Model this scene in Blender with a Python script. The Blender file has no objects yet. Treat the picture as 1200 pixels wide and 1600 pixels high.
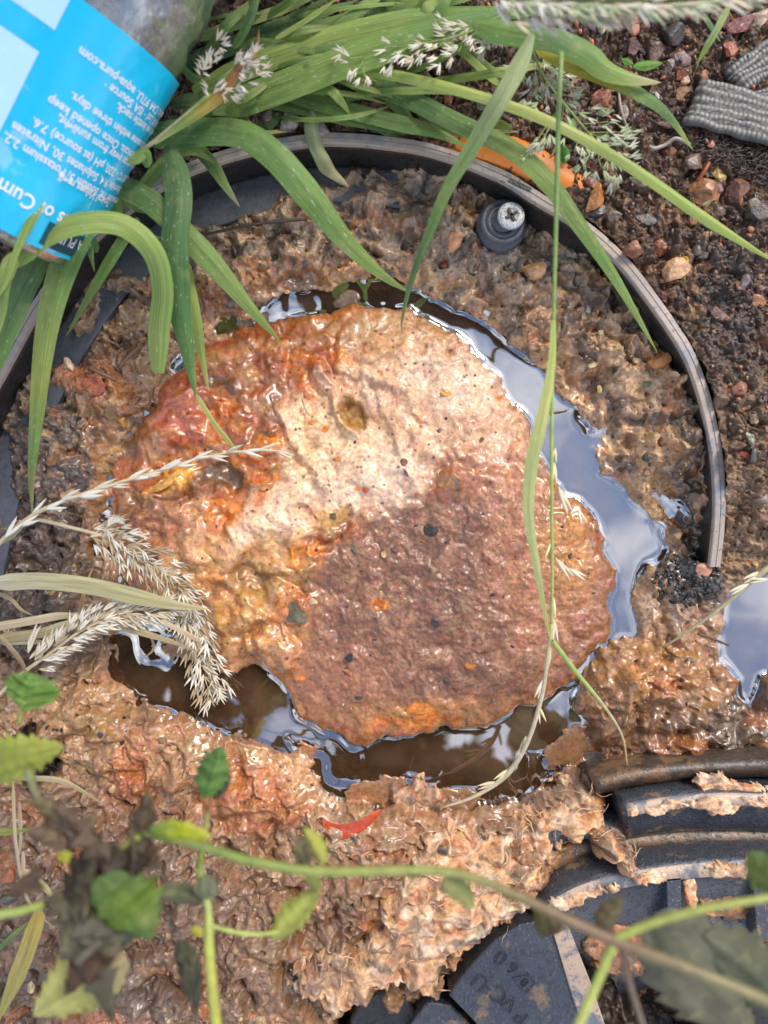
import bpy, math, random
import numpy as np
from mathutils import Vector, Matrix

# ------------------------------------------------------------------ camera, sky, sun, exposure
ZC = 0.52            # camera height above the water (metres)
F = 1209.0           # focal length in photograph pixels (the photograph is 1200 x 1600)
scn = bpy.context.scene
cam_d = bpy.data.cameras.new('camera')
cam = bpy.data.objects.new('camera', cam_d)
scn.collection.objects.link(cam)
cam.location = (0, 0, ZC)
cam.rotation_euler = (0, 0, 0)
cam_d.sensor_fit = 'VERTICAL'
cam_d.sensor_height = 36
cam_d.lens = 36 * F / 1600
cam_d.clip_start = 0.01
cam_d.clip_end = 500
cam_d.dof.use_dof = True
cam_d.dof.focus_distance = 0.50
cam_d.dof.aperture_fstop = 4.0
scn.camera = cam
SUN_EL, SUN_AZ = math.radians(48), math.radians(38)      # azimuth from +Y towards +X
world = bpy.data.worlds.new('World')
scn.world = world
world.use_nodes = True
def build_world():
    nt = world.node_tree; nt.nodes.clear(); N = nt.nodes.new; L = nt.links.new
    out = N('ShaderNodeOutputWorld'); bg = N('ShaderNodeBackground')
    sky = N('ShaderNodeTexSky'); sky.sky_type = 'NISHITA'; sky.sun_disc = False
    sky.sun_elevation = SUN_EL; sky.sun_rotation = SUN_AZ
    sky.air_density = 1.0; sky.dust_density = 0.6; sky.ozone_density = 1.0
    tc = N('ShaderNodeTexCoord')
    no = N('ShaderNodeTexNoise'); no.inputs['Scale'].default_value = 3.2; no.inputs['Detail'].default_value = 7; no.inputs['Roughness'].default_value = .6
    ra = N('ShaderNodeValToRGB'); ra.color_ramp.elements[0].position = .47; ra.color_ramp.elements[1].position = .70
    mx = N('ShaderNodeMix'); mx.data_type = 'RGBA'; mx.inputs[7].default_value = (9.5, 9.2, 9.3, 1)
    L(tc.outputs['Generated'], no.inputs['Vector']); L(no.outputs['Fac'], ra.inputs['Fac'])
    L(ra.outputs['Color'], mx.inputs[0]); L(sky.outputs['Color'], mx.inputs[6])
    bg.inputs['Strength'].default_value = .15
    L(mx.outputs[2], bg.inputs['Color']); L(bg.outputs[0], out.inputs['Surface'])
build_world()
sun_d = bpy.data.lights.new('sun', 'SUN'); sun = bpy.data.objects.new('sun', sun_d)
scn.collection.objects.link(sun)
sun_d.energy = 2.1; sun_d.angle = math.radians(20); sun_d.color = (1, .91, .78)
sd = Vector((math.sin(SUN_AZ)*math.cos(SUN_EL), math.cos(SUN_AZ)*math.cos(SUN_EL), math.sin(SUN_EL)))
sun.rotation_euler = sd.to_track_quat('Z', 'Y').to_euler()
sun.location = sd * 3
scn.view_settings.view_transform = 'Standard'; scn.view_settings.look = 'None'
scn.view_settings.exposure = 0.98; scn.view_settings.gamma = 1; scn.view_settings.use_curve_mapping = False
scn.render.engine = 'CYCLES'
scn.cycles.max_bounces = 8; scn.cycles.transparent_max_bounces = 16
scn.cycles.caustics_reflective = False; scn.cycles.caustics_refractive = False

rng = np.random.default_rng(7)
random.seed(7)
COL = scn.collection.objects

# ------------------------------------------------------------------ helpers
def P(px, py, z=0.0):
    """a place in the photograph (pixels) at height z -> world point"""
    k = (ZC - z) / F
    return Vector(((px - 600) * k, (800 - py) * k, z))
def MM(px, z=0.0):
    return px * (ZC - z) / F
def lin(c):
    c = np.asarray(c, dtype=float) / 255.0
    return np.where(c <= .04045, c / 12.92, ((c + .055) / 1.055) ** 2.4)
def sm(e0, e1, x):
    t = np.clip((x - e0) / (e1 - e0), 0, 1); return t * t * (3 - 2 * t)
def _perm(seed):
    return np.random.default_rng(seed).random((256, 256)).astype(np.float32)
def vnoise(x, y, seed=0):
    g = _perm(seed)
    xi = np.floor(x).astype(np.int32); yi = np.floor(y).astype(np.int32)
    fx = (x - xi); fy = (y - yi)
    fx = fx*fx*fx*(fx*(fx*6-15)+10); fy = fy*fy*fy*(fy*(fy*6-15)+10)
    a = g[yi & 255, xi & 255]; b = g[yi & 255, (xi+1) & 255]
    c = g[(yi+1) & 255, xi & 255]; d = g[(yi+1) & 255, (xi+1) & 255]
    return (a*(1-fx)+b*fx)*(1-fy) + (c*(1-fx)+d*fx)*fy
def pnoise(x, y, seed=0):
    """gradient noise about -1..1"""
    ang = _perm(seed) * 2 * np.pi; gx = np.cos(ang); gy = np.sin(ang)
    xi = np.floor(x).astype(np.int32); yi = np.floor(y).astype(np.int32)
    dx = x - xi; dy = y - yi
    fx = dx*dx*dx*(dx*(dx*6-15)+10); fy = dy*dy*dy*(dy*(dy*6-15)+10)
    x0 = xi & 255; x1 = (xi+1) & 255; y0 = yi & 255; y1 = (yi+1) & 255
    a = gx[y0,x0]*dx + gy[y0,x0]*dy; b = gx[y0,x1]*(dx-1) + gy[y0,x1]*dy
    c = gx[y1,x0]*dx + gy[y1,x0]*(dy-1); d = gx[y1,x1]*(dx-1) + gy[y1,x1]*(dy-1)
    return ((a*(1-fx)+b*fx)*(1-fy) + (c*(1-fx)+d*fx)*fy) * 1.5
def fbm(x, y, seed=0, o=4, rough=.5, f=pnoise):
    s = 0; a = 1; t = 0
    for i in range(o):
        s = s + a * f(x * 2**i + 17.3*i, y * 2**i + 9.1*i, seed + i); t += a; a *= rough
    return s / t
def ridged(x, y, seed=0, o=4, rough=.55):
    s = 0; a = 1; t = 0
    for i in range(o):
        s = s + a * (1 - 2*np.abs(pnoise(x * 2**i + 5.3*i, y * 2**i, seed + i))); t += a; a *= rough
    return s / t
def worley(x, y, seed=0):
    """returns distance to nearest point, second nearest, and a random id value"""
    jx = _perm(seed); jy = _perm(seed + 1); jr = _perm(seed + 2)
    xi = np.floor(x).astype(np.int32); yi = np.floor(y).astype(np.int32)
    d1 = np.full(x.shape, 9.0, np.float32); d2 = d1.copy(); rid = np.zeros(x.shape, np.float32)
    for oy in (-1, 0, 1):
        for ox in (-1, 0, 1):
            cx = xi + ox; cy = yi + oy; k = (cy & 255, cx & 255)
            d = (cx + jx[k] - x)**2 + (cy + jy[k] - y)**2
            m = d < d1
            d2 = np.where(m, d1, np.minimum(d2, d)); rid = np.where(m, jr[k], rid); d1 = np.where(m, d, d1)
    return np.sqrt(d1), np.sqrt(d2), rid
def lumps(x, y, seed=0):
    d1, d2, r = worley(x, y, seed)
    return np.clip((d2-d1)*1.35, 0, 1)**.75 * (.45 + .55*r) * (1 - .35*d1)
# signed distance to polygons on a coarse raster, then looked up
SX = np.arange(-400, 1601, 5.0); SY = np.arange(-400, 2001, 5.0)
GX, GY = np.meshgrid(SX, SY)
def sdist(poly):
    """positive inside"""
    d = np.full(GX.shape, 1e9); ins = np.zeros(GX.shape, bool); n = len(poly)
    for i in range(n):
        ax, ay = poly[i]; bx, by = poly[(i+1) % n]; ex, ey = bx-ax, by-ay
        t = np.clip(((GX-ax)*ex + (GY-ay)*ey) / (ex*ex+ey*ey+1e-9), 0, 1)
        d = np.minimum(d, (GX-ax-t*ex)**2 + (GY-ay-t*ey)**2)
        if ay != by:
            ins ^= ((GY < ay) != (GY < by)) & (GX < (bx-ax)*(GY-ay)/(by-ay) + ax)
    d = np.sqrt(d); return np.where(ins, d, -d).astype(np.float32)
def look(grid, x, y):
    u = np.clip((x - SX[0]) / 5, 0, len(SX) - 1.001); v = np.clip((y - SY[0]) / 5, 0, len(SY) - 1.001)
    i = u.astype(int); j = v.astype(int); fu = u - i; fv = v - j
    return (grid[j,i]*(1-fu)+grid[j,i+1]*fu)*(1-fv) + (grid[j+1,i]*(1-fu)+grid[j+1,i+1]*fu)*fv
def ell(x, y, cx, cy, rx, ry=None, ang=0, soft=.5):
    ry = ry or rx; a = math.radians(ang); c, s = math.cos(a), math.sin(a)
    u = ((x-cx)*c + (y-cy)*s) / rx; v = (-(x-cx)*s + (y-cy)*c) / ry
    return 1 - sm(1 - soft, 1 + soft, np.sqrt(u*u + v*v))

def tag(o, label=None, cat=None, group=None, kind=None):
    if label: o['label'] = label
    if cat: o['category'] = cat
    if group: o['group'] = group
    if kind: o['kind'] = kind
    return o
def empty(name, loc, label=None, cat=None, group=None):
    o = bpy.data.objects.new(name, None); o.empty_display_size = .01; o.location = loc
    COL.link(o); return tag(o, label, cat, group)
def mesh_np(name, V, Fq, mat=None, parent=None, col=None, uv=None, attrs=None, smooth=True):
    """V (n,3), Fq (m,4) or (m,3) index arrays, or a list of arrays of differing width"""
    me = bpy.data.meshes.new(name); V = np.asarray(V, np.float32)
    if not isinstance(Fq, (list, tuple)): Fq = [Fq]
    Fq = [np.asarray(f, np.int32) for f in Fq if len(f)]
    me.vertices.add(len(V)); me.vertices.foreach_set('co', V.ravel())
    loops = np.concatenate([f.ravel() for f in Fq]); tot = np.concatenate([np.full(len(f), f.shape[1], np.int32) for f in Fq])
    me.loops.add(len(loops)); me.loops.foreach_set('vertex_index', loops)
    me.polygons.add(len(tot))
    me.polygons.foreach_set('loop_start', np.concatenate([[0], np.cumsum(tot)[:-1]]).astype(np.int32))
    me.update(calc_edges=True)
    me.polygons.foreach_set('use_smooth', np.full(len(tot), smooth))
    if col is not None:
        a = me.color_attributes.new('col', 'FLOAT_COLOR', 'POINT')
        c = np.ones((len(V), 4), np.float32); c[:, :3] = col; a.data.foreach_set('color', c.ravel())
    if attrs:
        for k, v in attrs.items():
            a = me.attributes.new(k, 'FLOAT', 'POINT'); a.data.foreach_set('value', np.asarray(v, np.float32).ravel())
    if uv is not None:
        l = me.uv_layers.new(name='uv'); l.data.foreach_set('uv', np.asarray(uv, np.float32)[loops].ravel())
    me.validate()
    o = bpy.data.objects.new(name, me); COL.link(o)
    if mat: me.materials.append(mat)
    if parent:
        o.parent = parent
        if parent.type == 'EMPTY': o.matrix_parent_inverse = Matrix.Translation(-parent.location)
    return o
def catmull(pts, n):
    """smooth resampling of a list of tuples to n rows"""
    p = np.asarray(pts, float)
    if len(p) == 2: t = np.linspace(0, 1, n)[:, None]; return p[0]*(1-t) + p[1]*t
    q = np.vstack([2*p[0]-p[1], p, 2*p[-1]-p[-2]])
    seg = np.linalg.norm(np.diff(p[:, :2], axis=0), axis=1) + 1e-9; cum = np.concatenate([[0], np.cumsum(seg)])
    s = np.linspace(0, cum[-1], n); k = np.clip(np.searchsorted(cum, s, 'right') - 1, 0, len(p)-2)
    t = ((s - cum[k]) / seg[k])[:, None]
    a, b, c, d = q[k], q[k+1], q[k+2], q[k+3]
    return .5*((2*b) + (-a+c)*t + (2*a-5*b+4*c-d)*t*t + (-a+3*b-3*c+d)*t**3)
def merge(parts):
    """parts: list of (V, [faces]) -> one"""
    Vs, Fs, n = [], {}, 0
    for V, fl in parts:
        for f in (fl if isinstance(fl, (list, tuple)) else [fl]):
            f = np.asarray(f)
            if len(f): Fs.setdefault(f.shape[1], []).append(f + n)
        Vs.append(np.asarray(V)); n += len(V)
    return np.vstack(Vs), [np.vstack(v) for v in Fs.values()]
def tube(pts, rad, m=7):
    """round tube through world points; rad scalar or per point; closed ends"""
    p = np.asarray(pts, float); n = len(p); r = np.broadcast_to(np.asarray(rad, float), (n,))
    T = np.gradient(p, axis=0); T /= np.linalg.norm(T, axis=1)[:, None] + 1e-12
    up = np.array([0, 0, 1.0]) if abs(T[0][2]) < .9 else np.array([1.0, 0, 0])
    A = np.cross(T, up); A /= np.linalg.norm(A, axis=1)[:, None] + 1e-12; B = np.cross(T, A)
    th = np.linspace(0, 2*np.pi, m, endpoint=False)
    V = p[:, None] + r[:, None, None]*(A[:, None]*np.cos(th)[None, :, None] + B[:, None]*np.sin(th)[None, :, None])
    V = V.reshape(-1, 3); i = np.arange(n-1)[:, None]*m; j = np.arange(m)[None]; j2 = (j+1) % m
    Fq = np.stack([i+j, i+j2, i+m+j2, i+m+j], -1).reshape(-1, 4)
    V = np.vstack([V, p[0], p[-1]]); j = np.arange(m); k = (j+1) % m
    c0 = np.stack([np.full(m, n*m), k, j], -1); c1 = np.stack([np.full(m, n*m+1), (n-1)*m+j, (n-1)*m+k], -1)
    return V, [Fq, np.vstack([c0, c1])]
def poly_prism(pts, z0, z1, bev=.0006, proj=None):
    """pixel polygon at height z1 (top), walls straight down to z0, small bevel"""
    top = np.array([P(x, y, z1)[:] for x, y in pts]); n = len(top); c = top.mean(0)
    dirs = c - top; dirs[:, 2] = 0; L = np.linalg.norm(dirs, axis=1)[:, None] + 1e-9; dirs /= L
    a = top + dirs*bev; b = top.copy(); b[:, 2] -= bev; d = top.copy(); d[:, 2] = z0
    V = np.vstack([a, b, d, c[None]]); j = np.arange(n); k = (j+1) % n
    q = np.vstack([np.stack([j+n, k+n, k, j], -1), np.stack([j+2*n, k+2*n, k+n, j+n], -1)])
    t = np.stack([np.full(n, 3*n), j, k], -1)
    return V, [q, t]

# ------------------------------------------------------------------ materials
def mat_new(name):
    m = bpy.data.materials.new(name); m.use_nodes = True; nt = m.node_tree
    b = nt.nodes['Principled BSDF']; return m, nt, b
def noise_node(nt, scale, detail=4, rough=.55, vec=None, dim='3D'):
    n = nt.nodes.new('ShaderNodeTexNoise'); n.inputs['Scale'].default_value = scale
    n.inputs['Detail'].default_value = detail; n.inputs['Roughness'].default_value = rough
    if vec is None:
        g = nt.nodes.new('ShaderNodeNewGeometry'); vec = g.outputs['Position']
    nt.links.new(vec, n.inputs['Vector']); return n
def ramp(nt, src, stops):
    r = nt.nodes.new('ShaderNodeValToRGB'); e = r.color_ramp.elements
    while len(e) < len(stops): e.new(.5)
    for k, (p, c) in enumerate(stops):
        e[k].position = p; e[k].color = (c, c, c, 1) if not hasattr(c, '__len__') else (*c, 1)
    nt.links.new(src, r.inputs['Fac']); return r
def mixc(nt, a, b, f, blend='MIX'):
    m = nt.nodes.new('ShaderNodeMix'); m.data_type = 'RGBA'; m.blend_type = blend
    for s, v in ((0, f), (6, a), (7, b)):
        if hasattr(v, 'links'): nt.links.new(v, m.inputs[s])
        elif s == 0: m.inputs[0].default_value = v
        else: m.inputs[s].default_value = (*v, 1)
    return m.outputs[2]
def bump(nt, b, h, strength, dist, normal=None):
    n = nt.nodes.new('ShaderNodeBump'); n.inputs['Strength'].default_value = strength; n.inputs['Distance'].default_value = dist
    nt.links.new(h, n.inputs['Height'])
    if normal is not None: nt.links.new(normal, n.inputs['Normal'])
    nt.links.new(n.outputs[0], b.inputs['Normal']); return n.outputs[0]
def mapr(nt, src, a, b, c, d):
    n = nt.nodes.new('ShaderNodeMapRange'); 
    for i, v in enumerate((a, b, c, d)): n.inputs[i+1].default_value = v
    nt.links.new(src, n.inputs[0]); return n.outputs[0]
def col_mat(name, rough=.5, spots=None, bumps=(900, .0006), coat=0, var=.3, spec=.5, translucent=0):
    """colour from the mesh's own 'col' attribute, varied by noise"""
    m, nt, b = mat_new(name)
    at = nt.nodes.new('ShaderNodeAttribute'); at.attribute_name = 'col'
    tc = nt.nodes.new('ShaderNodeTexCoord')
    n1 = noise_node(nt, bumps[0]*.35, 5, .6, tc.outputs['Object'])
    g = mapr(nt, n1.outputs['Fac'], .3, .7, 1-var, 1+var)
    vm = nt.nodes.new('ShaderNodeVectorMath'); vm.operation = 'SCALE'
    nt.links.new(at.outputs['Color'], vm.inputs[0]); nt.links.new(g, vm.inputs['Scale'])
    nt.links.new(vm.outputs[0], b.inputs['Base Color'])
    b.inputs['Roughness'].default_value = rough; b.inputs['Specular IOR Level'].default_value = spec
    b.inputs['Coat Weight'].default_value = coat; b.inputs['Coat Roughness'].default_value = .15
    n2 = noise_node(nt, bumps[0], 4, .6, tc.outputs['Object'])
    bump(nt, b, n2.outputs['Fac'], .6, bumps[1])
    return m
# ------------------------------------------------------------------ sludge, soil and water: one relief, cut into objects
OUT_P = [(176,690),(220,632),(254,590),(282,556),(318,528),(362,500),(404,478),(445,462),(500,447),(560,442),(620,452),(680,466),(740,496),(790,536),
 (835,578),(862,615),(890,632),(912,660),(925,700),(945,740),(990,780),(1020,810),(1035,850),(1050,862),(1015,885),(990,915),(988,940),
 (1003,965),(990,988),(955,992),(940,1010),(925,1048),(905,1080),(900,1110),(920,1140),(905,1180),(870,1215),(820,1235),(790,1252),(740,1264),
 (680,1264),(640,1250),(590,1264),(560,1258),(520,1240),(495,1210),(470,1188),(420,1172),(350,1150),(320,1130),(260,1108),(215,1090),
 (190,1050),(184,1000),(180,950),(170,900),(168,840),(172,760)]
SLAB_P = [(262,600),(232,650),(196,694),(182,740),(176,820),(182,880),(210,925),(270,945),(318,975),(332,1030),(360,1052),(405,1042),(440,1060),
 (462,1090),(470,1120),(500,1142),(560,1158),(640,1150),(720,1140),(790,1118),(860,1085),(908,1048),(936,1005),(950,985),(957,935),(958,880),
 (945,832),(915,795),(880,760),(852,715),(832,675),(805,632),(775,585),(742,548),(700,512),(650,488),(600,482),(555,476),(500,490),(450,500),
 (410,500),(370,520),(320,550),(290,572)]
POOL_P = [(1400,850),(1300,865),(1210,885),(1150,922),(1122,958),(1118,1000),(1132,1040),(1150,1082),(1168,1106),(1180,1085),(1196,1040),(1300,1005),(1400,1000)]
CUP_P = [(1042,776),(1068,782),(1082,815),(1066,820),(1050,806)]
HOLE_P = [(20,1130),(70,1120),(110,1165),(105,1215),(60,1235),(10,1200)]
CAV_P = [(940,1225),(1010,1210),(1100,1206),(1240,1200),(1420,1200),(1420,1750),(560,1750),(520,1650),(520,1570),(640,1560),(700,1500),(740,1450),(820,1400),(870,1340),(900,1290)]
CREAM_P = [(372,862),(362,830),(385,790),(440,752),(462,700),(440,650),(452,612),(500,590),(545,548),(552,512),(600,494),(660,500),(712,530),(752,572),(790,620),(826,672),(836,712),(790,722),(740,700),(690,712),(640,770),(600,790),(560,806),(520,800),(486,842),(456,862),(420,872)]
LEATH_P = [(500,880),(560,842),(600,800),(680,784),(760,770),(830,780),(905,822),(942,880),(946,950),(925,1010),(872,1062),(800,1104),(700,1128),(600,1140),(505,1122),(470,1070),(482,1010),(500,950)]
S_out, S_slab, S_pool, S_cup, S_hole, S_cav, S_cream, S_leath = map(sdist, (OUT_P, SLAB_P, POOL_P, CUP_P, HOLE_P, CAV_P, CREAM_P, LEATH_P))
RIM = [(-150,1100,.03),(-110,900,.036),(-80,760,.042),(-45,650,.045),(0,565,.045),(50,475,.045),(110,392,.045),(180,328,.045),(255,275,.045),(333,241,.045),(400,223,.045),(470,212,.045),
 (545,209,.045),(620,216,.045),(700,233,.045),(780,264,.045),(850,306,.045),(920,350,.045),(976,400,.045),(1028,466,.045),(1078,540,.044),
 (1106,610,.043),(1125,690,.040),(1132,760,.036),(1131,820,.030),(1124,886,.022)]
RING_IN = [(x, y) for x, y, z in RIM] + [(1140,960),(1300,1050),(1500,1100),(1500,2000),(-400,2000),(-400,1100)]
S_ring = sdist(RING_IN)

def axis(lo, hi, step, far):
    a = np.arange(lo, hi + .1, step); g = step * 1.28 ** np.arange(1, 45); g = np.cumsum(g); g = g[g < far]
    return np.concatenate([lo - g[::-1], a, hi + g])
STEP = 1.5
ax = axis(-15, 1215, STEP, 1e5); ay = axis(-15, 1615, STEP, 1e5)
X, Y = np.meshgrid(ax, ay); X = X.astype(np.float32); Y = Y.astype(np.float32)
# irregular edges: features are looked up at warped places
wx = fbm(X/60, Y/60, 11, 3)*22 + fbm(X/17, Y/17, 21, 3)*8; wy = fbm(X/60, Y/60, 31, 3)*22 + fbm(X/17, Y/17, 41, 3)*8
Xw, Yw = X + wx, Y + wy                     # strong warp
Xh, Yh = X + wx*.8, Y + wy*.8             # mild warp
d_out = look(S_out, Xh, Yh); d_sl = look(S_slab, Xh, Yh); d_pool = np.maximum(look(S_pool, Xh, Yh), look(S_cup, X, Y))
d_cav = look(S_cav, Xh, Yh); d_ring = look(S_ring, X, Y)
def E(cx, cy, rx, ry=None, ang=0, soft=.5, w=1):
    return ell(Xw if w else X, Yw if w else Y, cx, cy, rx, ry, ang, soft)
inside = sm(-3, 3, d_ring)
# low relief -----------------------------------------------------------
H = np.full(X.shape, .012, np.float32)
wd = np.maximum(d_out, d_pool)
bank = .0006 + .015*(1 - np.exp(np.minimum(wd, 0)/70.)) 
H = np.where(wd > 0, .0004 - .022*(1 - np.exp(-wd/34.)), bank)
south = sm(1180, 1420, Y) * (wd < 0)
H = H + south*.020
slabH = .0006 + .011*(1 - np.exp(-np.maximum(d_sl, 0)/38.)) + .004*E(640, 800, 330, 330, 0, .8)
slabH *= 1 - .45*E(240, 860, 110, 160, 0, .7)
H = np.where(d_sl > 0, slabH, np.where((d_out > 0) & (d_sl > -40), np.maximum(H, -.020*(1-np.exp(np.minimum(d_sl, 0)/20.))), H))
# sunken lumps at the lower left and along the channel
sunk = np.maximum.reduce([E(588,1240,52,24,-10)*.030, E(885,1165,46,30,-50)*.030, E(720,1252,50,20,-10)*.029, E(285,1015,46,26,10)*.029, E(478,1180,26,16,40)*.029, E(925,1075,24,40,0)*.030, E(270,1010,70,45,20)*.017, E(330,1080,45,30,0)*.010, E(540,1190,60,35,20)*.016, E(590,1225,70,30)*.017, E(700,1235,60,30,-20)*.017,
   E(860,1170,60,34,-30)*.018, E(425,1150,45,14,10)*.019, E(540,468,36,20,0)*.0225, E(585,478,30,16)*.020, E(425,490,26,24)*.021,E(470,1200,40,30,60)*.018, E(215,985,30,40)*.014])
H = np.where((d_out > 0) & (d_sl < 0), np.minimum(H + sunk, np.where(sunk > .0215, .0010, -.0016)), H)
lf = np.maximum(E(185,770,70,190,0,.5), .95*E(300,560,150,60,-42,.5))*sm(-.25,.1,fbm(X/45, Y/45, 191, 3)+.12); H = np.where((d_out > 0) & (d_sl <= 0), H*(1-lf) + .0022*lf, H)
# black crumbly lump and the spit of sludge between the two pools
H += .010*E(1075, 905, 60, 38, 0, .6) + .006*E(1070, 960, 70, 35, 10, .6)
H += .004*E(1000,1060,80,60)*(wd < 0)
# bank details
H = np.where(wd < 0, H + .006*sm(600,200,Y)*sm(0, 60, -wd), H)
H -= .022*sm(2, 22, look(S_hole, Xh, Yh))
H += .010*E(395,1230,120,50,25) + .008*E(200,1180,90,60,-30) + .006*E(300,1210,60,30,-50)
# soil outside the ring and cavity under the fittings
soilz = .0425 - .030*sm(720, 900, Y)*sm(900, 1100, X) - .020*sm(1000,1300,Y)
H = H*inside + (1-inside)*np.where(d_pool > 0, H, np.where(Y > 860, np.minimum(soilz, .002 + .02*(1-np.exp(np.minimum(d_pool,0)/60.))), soilz))
ringedge = sm(16, 4, np.abs(d_ring - 12)) * sm(900, 860, Y)
H = H + .017*sm(110, 30, d_ring)*sm(0, 8, d_ring)*sm(860, 960, X)*sm(880, 800, Y)*(.5+.5*sm(-.2,.2,fbm(X/40,Y/40,173,2)))*(wd < -8)
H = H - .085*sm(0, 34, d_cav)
FLANGE_P = [(-200,900),(-60,640),(10,552),(60,470),(130,385),(200,325),(280,275),(345,252),(420,238),(480,236),(560,246),(610,262),(560,268),(500,290),(455,300),(400,330),(345,345),(300,352),(270,375),
 (235,430),(180,440),(140,500),(95,520),(55,545),(25,580),(-10,640),(-60,760)]
S_fl = sdist(FLANGE_P)
flm = sm(-8, 8, look(S_fl, Xw, Yw))
H = H*(1-flm) + (.0130)*flm
Hbase = H.copy()
# region weights --------------------------------------------------------
m_sl = sm(-6, 6, d_sl)
m_cream = sm(-22, 22, look(S_cream, Xh + wx*.4, Yh + wy*.4)) * m_sl
m_leather = sm(-22, 22, look(S_leath, Xw, Yw)) * m_sl * (1-m_cream)
m_goo = np.clip(m_sl - m_cream - m_leather, 0, 1)
m_bank = inside*(1-m_sl)*np.maximum(wd < 4, (H > .0005)*1.0)
m_wetbank = m_bank * sm(90, 10, -wd)
m_soil = (1 - inside)
m_shore = np.clip(E(1010,640,120,160,-30,.5) + E(990,560,150,60,30,.5), 0, 1)*m_bank
def blur_(a, n=1):
    for _ in range(n): a = (a + np.roll(a,1,0) + np.roll(a,-1,0) + np.roll(a,1,1) + np.roll(a,-1,1)) / 5
    return a
# middle and fine relief -------------------------------------------------
q = fbm(X/45, Y/45, 51, 3)
fold = 1 - np.abs(fbm(Xw/38, Yw/38, 61, 3))*2.4
L30 = lumps(Xw/30, Yw/30, 71); L15 = lumps(Xw/14 + q, Yw/14, 74); L8 = lumps(X/7.5 + q, Y/7.5, 77); L45 = lumps(Xh/52, Yh/52, 79)
F6 = fbm(X/9, Y/9, 81, 3); R14 = ridged(Xw/22, Yw/22, 91, 4); F25 = fbm(Xw/26, Yw/26, 96, 4)
puff = lambda a, k: np.sqrt(np.minimum(np.abs(a)*k, 1.6)**2 + .02)
soft = puff(fbm(Xw/66, Yw/66, 63, 2), 2.6); soft2 = puff(fbm(Xw/29, Yw/29, 65, 2), 2.4)
L30s = blur_(L30, 3)
D = m_goo*(.0045*soft + .0026*soft2 + .0022*L30s + .0025*L45 + .0002*F6 - .0035)
D += m_cream*(.0030*fbm(X/40, Y/40, 97, 3) + .0022*soft + .0012*soft2 + .0003*F6 + .0002*R14)
D += m_leather*(.0006*R14 + .0007*L15*(.3+L45) + .0004*L8 + .0006*F6 + .0016*F25 + .0018*soft + .0010*L30s - .001)
am = sm(-.35, .35, fbm(X/110, Y/110, 151, 3))*(1 - .6*sm(1080, 1200, Y)*sm(800, 600, X)); bil = puff(fbm(Xw/74, Yw/74, 155, 2), 2.8); L90 = lumps(Xw/95, Yw/95, 158); F120 = fbm(X/130, Y/130, 161, 3)
D += m_bank*(.0024*L30s*(.4+am) + .0022*L30*am + .0052*L45 + .0022*L15*am + .0012*L8*am + .0004*R14*am + .0004*F6 + .0060*bil + .0040*soft2*sm(-.2,.3,fbm(X/100+3, Y/100, 261, 3)) + .0016*fbm(X/16, Y/16, 265, 4) + .0110*L90*am + .0100*F120 - .0040*(fbm(X/34, Y/34, 185, 3) < -.28) - .0080 - .0015*m_wetbank)
fl_ = sm(.0, .3, fbm(X/160, Y/160, 171, 2)); ca_, sa_ = math.cos(.85), math.sin(.85); U1, V1 = X*ca_ - Y*sa_, X*sa_ + Y*ca_
str_ = ridged(U1/26 + q*1.4, V1/110 + q, 175, 3)
D += m_bank*sm(1000, 1150, Y)*(.0060*str_*fl_ + .0060*fbm(X/55, Y/55, 178, 3))
D += m_bank*.0026*puff(fbm(Xw/44, Yw/44, 181, 2), 2.4)*(1-fl_)
D += m_soil*(.0060*L90 + .0070*F120)*np.where(np.abs(X-600)+np.abs(Y-800) < 4000, 1, 0)
D += m_sl*(.0022*F120 + .0012*bil*m_goo + .0010*L45)
D += m_soil*(.0060*L30 + .0060*F25 + .0045*L15 + .0022*L8 + .0010*F6 - .004) * np.where(np.abs(X-600)+np.abs(Y-800) < 4000, 1, 0)
D *= 1 - .75*flm
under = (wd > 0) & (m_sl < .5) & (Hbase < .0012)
D = np.where(under, (.0010*F25 + .0012*L30)*.8, D)
# long fibres and ridges of grease along the cream area
for (cx, cy, l, w_, a, h) in [(520,630,60,12,58,.0040),(470,690,70,10,64,.0026),(610,640,90,10,80,.0022),(560,580,60,12,20,.0024),(505,590,26,9,50,.002),(590,590,14,70,0,.002),(640,560,90,8,6,.0016),(700,520,70,8,10,.0016),(545,690,10,60,10,.002),
      (420,790,60,34,-40,.0028),(395,840,42,20,-20,.002),(470,820,14,50,8,.0018),(380,960,42,30,-10,.003),(430,1000,26,50,0,.002),(265,650,44,50,20,.004),(300,600,50,14,-40,.003),(280,830,60,50,0,.0028),(260,760,50,18,-30,.0026)]:
    D += 1.5*h*E(cx, cy, l, w_, a, .3)
pit = np.zeros(X.shape, np.float32)
for (cx, cy, r) in [(552,650,20),(350,745,26),(395,905,30),(440,1080,16),(705,545,8),(240,830,14),(478,800,10),(505,855,16)]:
    pit += E(cx, cy, r, r*.8, 30, .4)
D -= .0055*np.clip(pit, 0, 1)
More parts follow.
